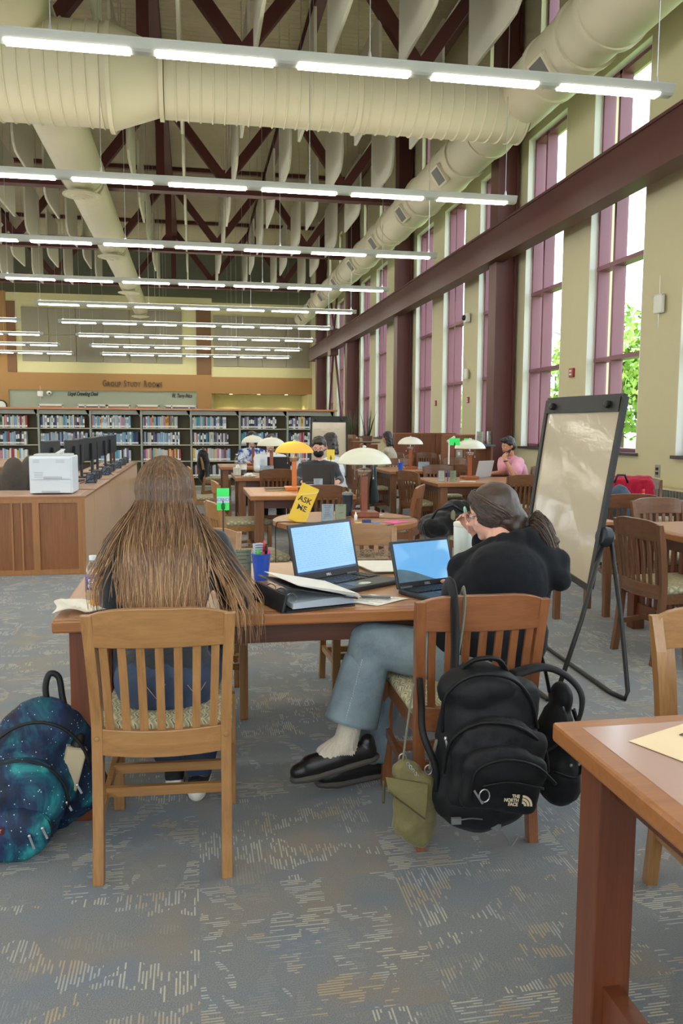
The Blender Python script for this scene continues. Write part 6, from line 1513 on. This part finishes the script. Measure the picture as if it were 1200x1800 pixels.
# jackets, plus a stand-in for a khaki trouser knee
c_jk = cloth('dark_green_grey_jacket', (58, 72, 78), .12)
def drape(label, name, mt, x, y, rz, w, h, thick, top=.90, lumps=0, cat='jacket', seed=1):
    t = thing(name, label, cat, (x, y, 0), rz); r_ = random.Random(seed); m = MB()
    m.cap((-w/2+.05, 0, top-.05), (w/2-.05, 0, top-.05), .055, .055); m.box((0, -thick*.5-.03, top-h/2-.03), (w, .045, h), None, .02); m.box((0, thick*.5+.03, top-h*.36), (w*.9, .04, h*.66), None, .018)
    for s in (-1, 1): m.cap((s*w*.42, -thick*.5-.03, top-.08), (s*(w*.5), -thick*.5-.07, top-h*.95), .045, .04)
    for q in range(5): xx = -w/2+.05+q*(w-.1)/4; m.cap((xx, -thick*.5-.05, top-.12), (xx+.02*math.sin(q), -thick*.5-.055, top-h), .022, .026)
    blob(m, 'cloth', mt, t, .013, 4, disp=.012, dscale=12); return t
drape('dark grey-green jacket hanging over the chair right of the masked person', 'jacket', c_jk, 2.52, 11.9, PI/2, .42, .62, .05, .93)
drape('bright red jacket draped over the chair by the radiator', 'jacket', cloth('crimson_jacket', (176, 24, 56), .12), 4.71, 8.33, -.26, .5, .45, .05, .90)
place(chD, 2.42, 7.05, 90, 'chair loaded with the black bags, right of the round table')
drape('khaki cloth shape added for the knee of a hidden sitter, right of the round table', 'jacket', cloth('khaki_cloth', (128, 116, 92), .1), 2.55, 7.05, PI/2-.5, .40, .30, .08, .86, seed=3)  # draped jacket form stands in for a hidden sitter's trouser knee
t = thing('duffel_bag', 'large black duffel bag piled on the chair right of the round table', 'bag', (2.20, 6.95, .49)); m = MB(); m.ell((0, 0, .09), (.24, .2, .11)); m.ell((-.12, -.05, .06), (.16, .16, .10)); m.ell((.1, .03, .19), (.15, .12, .10)); blob(m, 'body', cloth('black_bag_nylon', (20, 20, 22), .2), t, .014, 4, disp=.02, dscale=9)
m = MB(); m.tube([(-.2, -.1, .08), (-.14, -.15, .22), (.0, -.15, .26), (.1, -.13, .2)], .012, 8); m.build('strap', m_black, t, True); m = MB(); m.ell((.0, -.17, .17), (.022, .012, .05)); m.build('tag', mat('olive_tag', (130, 128, 96), .7), t, True)
t = thing('bag', 'blue-grey bag on the chair beside the easel edge, near the red jacket', 'bag', (3.72, 6.72, .487)); m = MB(); m.ell((0, 0, .24), (.13, .09, .20)); m.ell((0, 0, .1), (.17, .11, .1)); blob(m, 'body', cloth('blue_grey_nylon', (62, 80, 98), .15), t, .013, 4, disp=.015, dscale=10); MB().tube([(-.06, 0, .45), (-.03, 0, .52), (.04, 0, .52), (.07, 0, .45)], .01, 8).build('handle', m_black, t, True)
t = thing('water_bottle', 'small white bottle with red cap before the red jacket', 'bottle', (4.08, 6.95, TT)); MB().lathe([(.018, 0), (.02, .05), (.012, .07)], (0, 0, 0), 16).build('body', m_white, t, True); MB().lathe([(.013, .07), (.013, .105), (.008, .11)], (0, 0, 0), 16).build('cap', mat('cap_red', (220, 50, 44), .4), t, True)
t = thing('dark_bag', 'black bag hanging on the chair near the bookcase', 'bag', (.17, 15.45, .0)); m = MB(); m.ell((0, -.02, .78), (.12, .16, .22)); m.ell((.04, .14, .62), (.1, .12, .26)); m.ell((0, 0, .55), (.1, .2, .2)); blob(m, 'body', cloth('black_bag_nylon', (20, 20, 22), .2), t, .018, 3, disp=.02, dscale=8); MB().tube([(0, .0, .98), (0, .06, 1.02), (0, .14, .9)], .014, 6).build('strap', m_black, t, True); MB().box((.0, -.17, .78), (.04, .01, .07), (0, .4, 0)).build('tag', mat('tag_teal', (60, 130, 110), .6), t)
# paper on the nearest table
t = sheet('paper_sheet', 'cream paper sheet with printed line on the nearest table at right', [(.91, 1.565), (1.168, 1.674), (1.252, 1.475), (.994, 1.366)], m_=mat('paper_cream', (236, 214, 178), .7), curl=.001)
m = MB(); m.bar((-.045, .055, .003), (-.03, .02, .003), .003, .0006); m.bar((-.045, .055, .003), (-.0, .074, .003), .003, .0006); m.bar((-.03, .02, .003), (-.0, .035, .003), .003, .0006); m.build('printed_mark', m_ink, t)
# ================================================================ bags of the foreground
def galaxy():
    b = NB('galaxy_print'); v = b.coord(); n = b.noise(v, 4.5, 5, .6, 1.2); n2 = b.noise(v, 3.1, 4, .6, .8); n3 = b.noise(b.coord((1, 1, 1)), 150, 1)
    c = b.ramp(n, [(.34, lin((8, 14, 30))), (.48, lin((16, 40, 74))), (.56, lin((14, 88, 106))), (.66, lin((46, 150, 152)))])
    c = b.mix(b.ramp(n2, [(.52, 0.), (.66, .75)]), c, lin((50, 40, 110)))
    vo = b.node('ShaderNodeTexVoronoi'); vo.inputs['Scale'].default_value = 60; b.link(v, vo.inputs['Vector']); st = b.math('LESS_THAN', vo.outputs['Distance'], .11)
    c = b.mix(b.math('MULTIPLY', st, .8), c, (.75, .85, .95)); b.col(c); b.rough(.7); b.bump(b.noise(v, 14, 3), .3, .02); return b.m
m_gal = galaxy(); m_zip = mat('zip_black', (14, 14, 18), .6); m_pull = mat('zip_pull_metal', (170, 172, 176), .3, metal=.8)
def arc(cx, cz, rx, rz_, a0, a1, y, n=18, lean=0): return [V(cx+rx*math.cos(a0+(a1-a0)*k/n), y+lean*(cz+rz_*math.sin(a0+(a1-a0)*k/n)), cz+rz_*math.sin(a0+(a1-a0)*k/n)) for k in range(n+1)]
t = thing('backpack', 'blue galaxy print backpack standing on the floor at the left, half open', 'backpack', (-.56, 2.90, 0), .18)
m = MB(); m.ell((.03, .04, .22), (.20, .12, .25), 18); m.ell((.06, .06, .12), (.20, .13, .13), 16); m.ell((-.03, -.02, .20), (.19, .13, .19), 16); m.ell((.02, .05, .36), (.13, .09, .10), 14); m.box((.04, .05, .16), (.36, .2, .26), None, .06)
body = blob(m, 'main_compartment', m_gal, t, .009, 6, disp=.012, dscale=8)
m = MB(); m.ell((-.06, -.13, .17), (.165, .085, .16), 16); m.box((-.06, -.12, .12), (.28, .11, .18), None, .05); blob(m, 'front_pocket', m_gal, t, .008, 5, disp=.010, dscale=9)
m = MB(); m.ell((-.07, -.2, .10), (.125, .055, .095), 16); blob(m, 'small_pocket', m_gal, t, .007, 5, disp=.006, dscale=12)
m = MB(); m.ell((.12, -.03, .27), (.03, .045, .10), 14, Euler((.3, .45, 0)).to_matrix()); blob(m, 'opening', m_zip, t, .006, 3)
for k in range(3):
    tt = thing('notebook', ('rearmost grey notebook', 'middle grey notebook', 'front sand coloured notebook')[k]+' sticking out of the galaxy print backpack', 'notebook', (-.56+.108+.004*k, 2.862-.014*k, .215), .18+.05*k); MB().box((.018, 0, .03), (.07, .006, .15), (0, .28, 0), .002).build('cover', (mat('grey_cover', (120, 124, 128), .6), mat('grey_cover', (120, 124, 128), .6), mat('cover_sand', (176, 160, 130), .7))[k], tt); MB().box((.018, -.0045, .03), (.06, .003, .14), (0, .28, 0)).build('pages', mat('page_cream_dark', (196, 180, 150), .8), tt)
m = MB(); m.tube(arc(.0, .2, .185, .225, .15, 2.9, -.085), .006, 8); m.tube(arc(-.06, .16, .165, .165, -.1, 3.3, -.155), .005, 8); m.tube(arc(-.07, .095, .12, .085, -.2, 3.4, -.215), .004, 8); m.build('zipper', m_zip, t, True)
m = MB(); m.stube([V(.05, .05, .44), V(.045, .055, .50), V(.06, .06, .545), V(.09, .06, .53), V(.10, .05, .46), V(.11, .045, .41)], .011, 8); m.build('carry_handle', m_zip, t, True)
m = MB()
for x, y, z, l in ((-.02, -.262, .115, .045), (.02, -.255, .13, .035), (.135, -.12, .20, .03), (.1, -.155, .16, .03)): m.bar((x, y, z), (x+.014, y-.004, z-l), .007, .003, (0, 1, 0)); m.ell((x, y, z), (.006, .004, .005), 8)
m.build('zip_pull', m_pull, t)
m = MB(); m.stube([V(-.16, -.2, .05), V(-.22, -.24, .02), V(-.28, -.27, .008), V(-.33, -.30, .008)], .008, 8, squash=.5); m.build('strap', m_zip, t, True)
o = thing('brand_patch', '', '') if False else None
pt = MB().box((-.13, -.262, .145), (.075, .004, .026), (0, .12, .25), .002).build('patch', mat('patch_dark_red', (90, 20, 30), .6), t); text('JANSPORT', .0165, 'patch_text', m_white, t, .0003, (PI/2, .12, .25), (-.131, -.2645, .145), sx=.78)
# ---- black backpack on the right chair
m_blk = cloth('black_nylon', (17, 18, 22), .15, 240, .2, .6, .03); m_blk2 = cloth('black_nylon_dark', (9, 10, 12), .15, 240, .2, .5, .02)
t = thing('backpack', 'big black backpack hanging on the back of the reddish chair', 'backpack', (.905, 2.41, 0), -.05)
m = MB(); m.box((0, .01, .42), (.31, .14, .44), (.0, .12, 0), .05); m.ell((-.03, .0, .60), (.135, .08, .085), 16); m.ell((.02, .0, .30), (.17, .10, .16), 16); m.ell((.0, 0, .45), (.17, .09, .2), 16); m.ell((-.02, 0, .24), (.15, .09, .11), 16)
blob(m, 'main_compartment', m_blk, t, .008, 6, disp=.007, dscale=10)
m = MB(); m.box((.01, -.085, .37), (.29, .07, .27), (.05, .15, 0), .035); m.ell((.01, -.09, .42), (.155, .05, .12), 16, Euler((0, .15, 0)).to_matrix()); blob(m, 'middle_pocket', m_blk, t, .007, 6, disp=.006, dscale=12)
m = MB(); m.box((.015, -.125, .345), (.25, .06, .19), (.08, .17, 0), .03); m.ell((.02, -.135, .385), (.14, .035, .08), 16, Euler((0, .17, 0)).to_matrix()); blob(m, 'front_pocket', m_blk, t, .007, 6, disp=.005, dscale=14)
m = MB(); m.stube([V(-.155, -.075, .36), V(-.14, -.10, .47), V(-.06, -.122, .53), V(.06, -.125, .515), V(.15, -.105, .44), V(.175, -.085, .35)], .006, 8); m.stube([V(-.09, -.155, .30), V(-.08, -.168, .40), V(.0, -.178, .435), V(.10, -.172, .41), V(.175, -.15, .34)], .005, 8); m.stube([V(-.155, -.05, .48), V(-.15, -.065, .60), V(-.07, -.078, .665), V(.05, -.07, .65), V(.12, -.06, .58), V(.15, -.05, .48)], .006, 8)
m.stube([V(-.06, -.172, .355), V(.02, -.178, .365), V(.13, -.168, .335)], .004, 8); m.build('zipper', m_blk2, t, True)
m = MB(); m.stube([V(-.09, .0, .655), V(-.05, -.03, .70), V(.02, -.03, .70), V(.06, .0, .65)], .013, 8, squash=.6); m.build('carry_handle', m_blk2, t, True)
m = MB(); m.stube([V(-.10, .03, .62), V(-.09, .06, .73), V(-.085, .095, .84), V(-.085, .135, .897), V(-.09, .18, .87), V(-.09, .19, .80)], [.034, .038, .038, .036, .034, .03], 12, squash=.3); m.build('shoulder_strap', m_blk, t, True)
m = MB(); m.stube([V(.10, .06, .62), V(.22, .10, .63), V(.30, .08, .60), V(.335, .04, .54), V(.30, .02, .44), V(.20, .03, .36), V(.14, .04, .34)], [.03, .03, .028, .024, .012, .01, .01], 10, squash=.4); m.build('right_shoulder_strap', m_blk, t, True)
m = MB(); m.bar((-.045, -.092, .525), (-.015, -.095, .52), .012, .006, (0, 1, 0)); m.build('gold_logo_tab', mat('tab_gold', (214, 160, 50), .5), t)
lg = mat('logo_pale_tan', (206, 190, 160), .6, var=0); m_lx, m_ly, m_lz = .055, -.1705, .305
for k, s_ in enumerate(('THE', 'NORTH', 'FACE')): text(s_, .014, 'logo_text', lg, t, .0005, (PI/2, .1, 0), (m_lx-.002-(.003*k), m_ly-.0065, m_lz+.014-.0125*k), 'RIGHT', bold=.0006, sx=.92)
m = MB(); R3 = Euler((PI/2, .1, 0)).to_matrix()
for k in range(3):
    r0, r1 = .0075+.0095*k, .0145+.0095*k; vs = []
    for q in range(13):
        a = q/12*PI/2; vs += [(r0*math.cos(a), r0*math.sin(a)), (r1*math.cos(a), r1*math.sin(a))]
    V2 = [R3 @ V(x, y, z)+V(m_lx+.004, m_ly-.0065, m_lz-.0155) for z in (0, .001) for x, y in vs]; n_ = len(vs); fs = []
    for q in range(12): fs += [(2*q, 2*q+1, 2*q+3, 2*q+2), (n_+2*q, n_+2*q+2, n_+2*q+3, n_+2*q+1), (2*q+1, n_+2*q+1, n_+2*q+3, 2*q+3), (2*q, 2*q+2, n_+2*q+2, n_+2*q)]
    m.add(V2, fs)
m.build('logo_dome', lg, t)
m = MB(); m.ell((-.152, -.078, .47), (.006, .005, .008), 8); m.bar((-.152, -.082, .465), (-.148, -.09, .43), .006, .003, (0, 1, 0)); m.bar((-.085, -.165, .34), (-.06, -.172, .30), .006, .003, (0, 1, 0)); m.tube([V(-.055+.016*math.cos(a), -.172, .325+.02*math.sin(a)) for a in [q*PI/6 for q in range(12)]], .0022, 6, closed=True); m.build('zip_pull', m_pull, t)
m = MB(); m.box((.02, -.06, .17), (.03, .012, .02), (0, .3, 0)); m.stube([V(.02, -.06, .17), V(.05, -.07, .14), V(.07, -.07, .11), V(.09, -.07, .14)], .004, 6, squash=.4); m.build('compression_buckle', mat('buckle_grey', (110, 112, 112), .4), t); m = MB(); m.box((-.12, -.10, .215), (.03, .01, .02)); m.stube([V(-.12, -.1, .215), V(-.08, -.11, .225), (-.04, -.11, .22)], .004, 6, squash=.4); m.build('compression_buckle', mat('buckle_grey', (110, 112, 112), .4), t)
m = MB(); m.stube([V(-.19, .12, .60), V(-.20, .05, .54), V(-.205, -.0, .46), V(-.17, -.03, .36), V(-.165, -.03, .28)], .011, 8, squash=.4); m.build('side_strap', m_blk2, t, True)
# second black sling bag on the right side of that chair
t = thing('sling_bag', 'slim black sling bag hanging at the right side of the reddish chair', 'bag', (1.215, 2.56, 0), .1)
m = MB(); m.ell((0, 0, .36), (.055, .09, .13), 16); m.ell((.01, 0, .24), (.075, .10, .12), 16); m.ell((.015, 0, .50), (.035, .06, .06), 12); m.ell((.02, 0, .19), (.07, .09, .07), 12); blob(m, 'body', m_blk, t, .007, 6, disp=.006, dscale=14)
m = MB(); m.stube([V(-.03, -.085, .50), V(-.0, -.1, .40), V(.02, -.1, .30)], .004, 8); m.stube([V(.03, -.06, .48), V(.055, -.07, .38), V(.05, -.09, .30)], .004, 8); m.build('zipper', mat('zip_shiny', (50, 54, 60), .25), t, True)
m = MB(); m.stube([V(.05, -.02, .46), V(.075, -.04, .36), V(.06, -.07, .28), V(.02, -.09, .25), V(-.06, -.09, .28)], .011, 8, squash=.4); m.stube([V(-.03, 0, .52), V(-.04, .02, .6), V(-.06, .05, .7)], .011, 8, squash=.4); m.build('strap', m_blk2, t, True)
m = MB(); m.ell((.0, -.1, .30), (.006, .004, .006), 8); m.ell((.03, -.1, .30), (.006, .004, .006), 8); m.build('zip_pull', m_pull, t)
# olive crossbody bag hanging at the left
m_olive = cloth('olive_nylon', (112, 104, 66), .12, 240, .3, .6); m_strapo = cloth('grey_olive_webbing', (112, 114, 98), .1)
t = thing('crossbody_bag', 'olive green crossbody bag hanging at the left side of the reddish chair', 'bag', (.662, 2.445, 0), -.12)
def slump(v, n):
    f = (.38-v.z)/.3; return v+V(.035*f, 0, 0)
m = MB(); m.box((0, 0, .22), (.13, .05, .22), (0, .12, 0), .024); m.ell((0, 0, .19), (.072, .042, .12), 16); m.ell((-.01, 0, .32), (.05, .025, .05), 12); blob(m, 'body', m_olive, t, .005, 5, disp=.008, dscale=16, deform=slump)
m = MB(); m.add([V(-.075, -.042, .335), V(.015, -.046, .255), V(.062, -.05, .285), V(.03, -.06, .205), V(-.078, -.052, .30)], [])
m = MB()
def flap(u, v, o=0):
    a = V(-.078, -.034, .325).lerp(V(.055, -.036, .30), u); b_ = V(-.07, -.050, .285).lerp(V(.045, -.052, .195), u); return a.lerp(b_, v)+V(0, -.010*math.sin(v*PI)+o, 0)
m.grid(lambda u, v: flap(u, v), 12, 8); m.grid(lambda u, v: flap(u, v, -.004), 12, 8); m.build('flap', m_olive, t, True)
m = MB(); m.tube([flap(u/10, 1, -.006) for u in range(11)], .0022, 6); m.stube([V(-.082, -.03, .31), V(-.084, -.035, .24)], .0045, 8); m.build('seam_piping', mat('olive_dark', (76, 70, 46), .7), t, True)
m = MB(); m.stube([V(-.02, 0, .36), V(-.015, .0, .40), V(.0, .02, .50), V(.02, .05, .60)], .009, 8, squash=.35); m.stube([V(.065, -.01, .34), V(.10, -.02, .5), V(.155, .02, .70), V(.185, .075, .84), V(.19, .12, .893), V(.19, .165, .86)], .011, 8, squash=.35); m.build('strap', m_strapo, t, True)
m = MB()
for c in (V(-.02, -.0, .37), V(.062, -.01, .335)): m.tube([c+V(.012*math.cos(a), 0, .016*math.sin(a)) for a in [q*PI/6 for q in range(12)]], .0025, 6, closed=True)
for q in range(6): c = V(-.005+.008*q, -.02, .36-.011*q); m.tube([c+V(.004*math.cos(a), .002*math.sin(a)*(q % 2), .006*math.sin(a)) for a in [k*PI/4 for k in range(8)]], .0014, 5, closed=True)
m.build('clasp', m_pull, t, True)
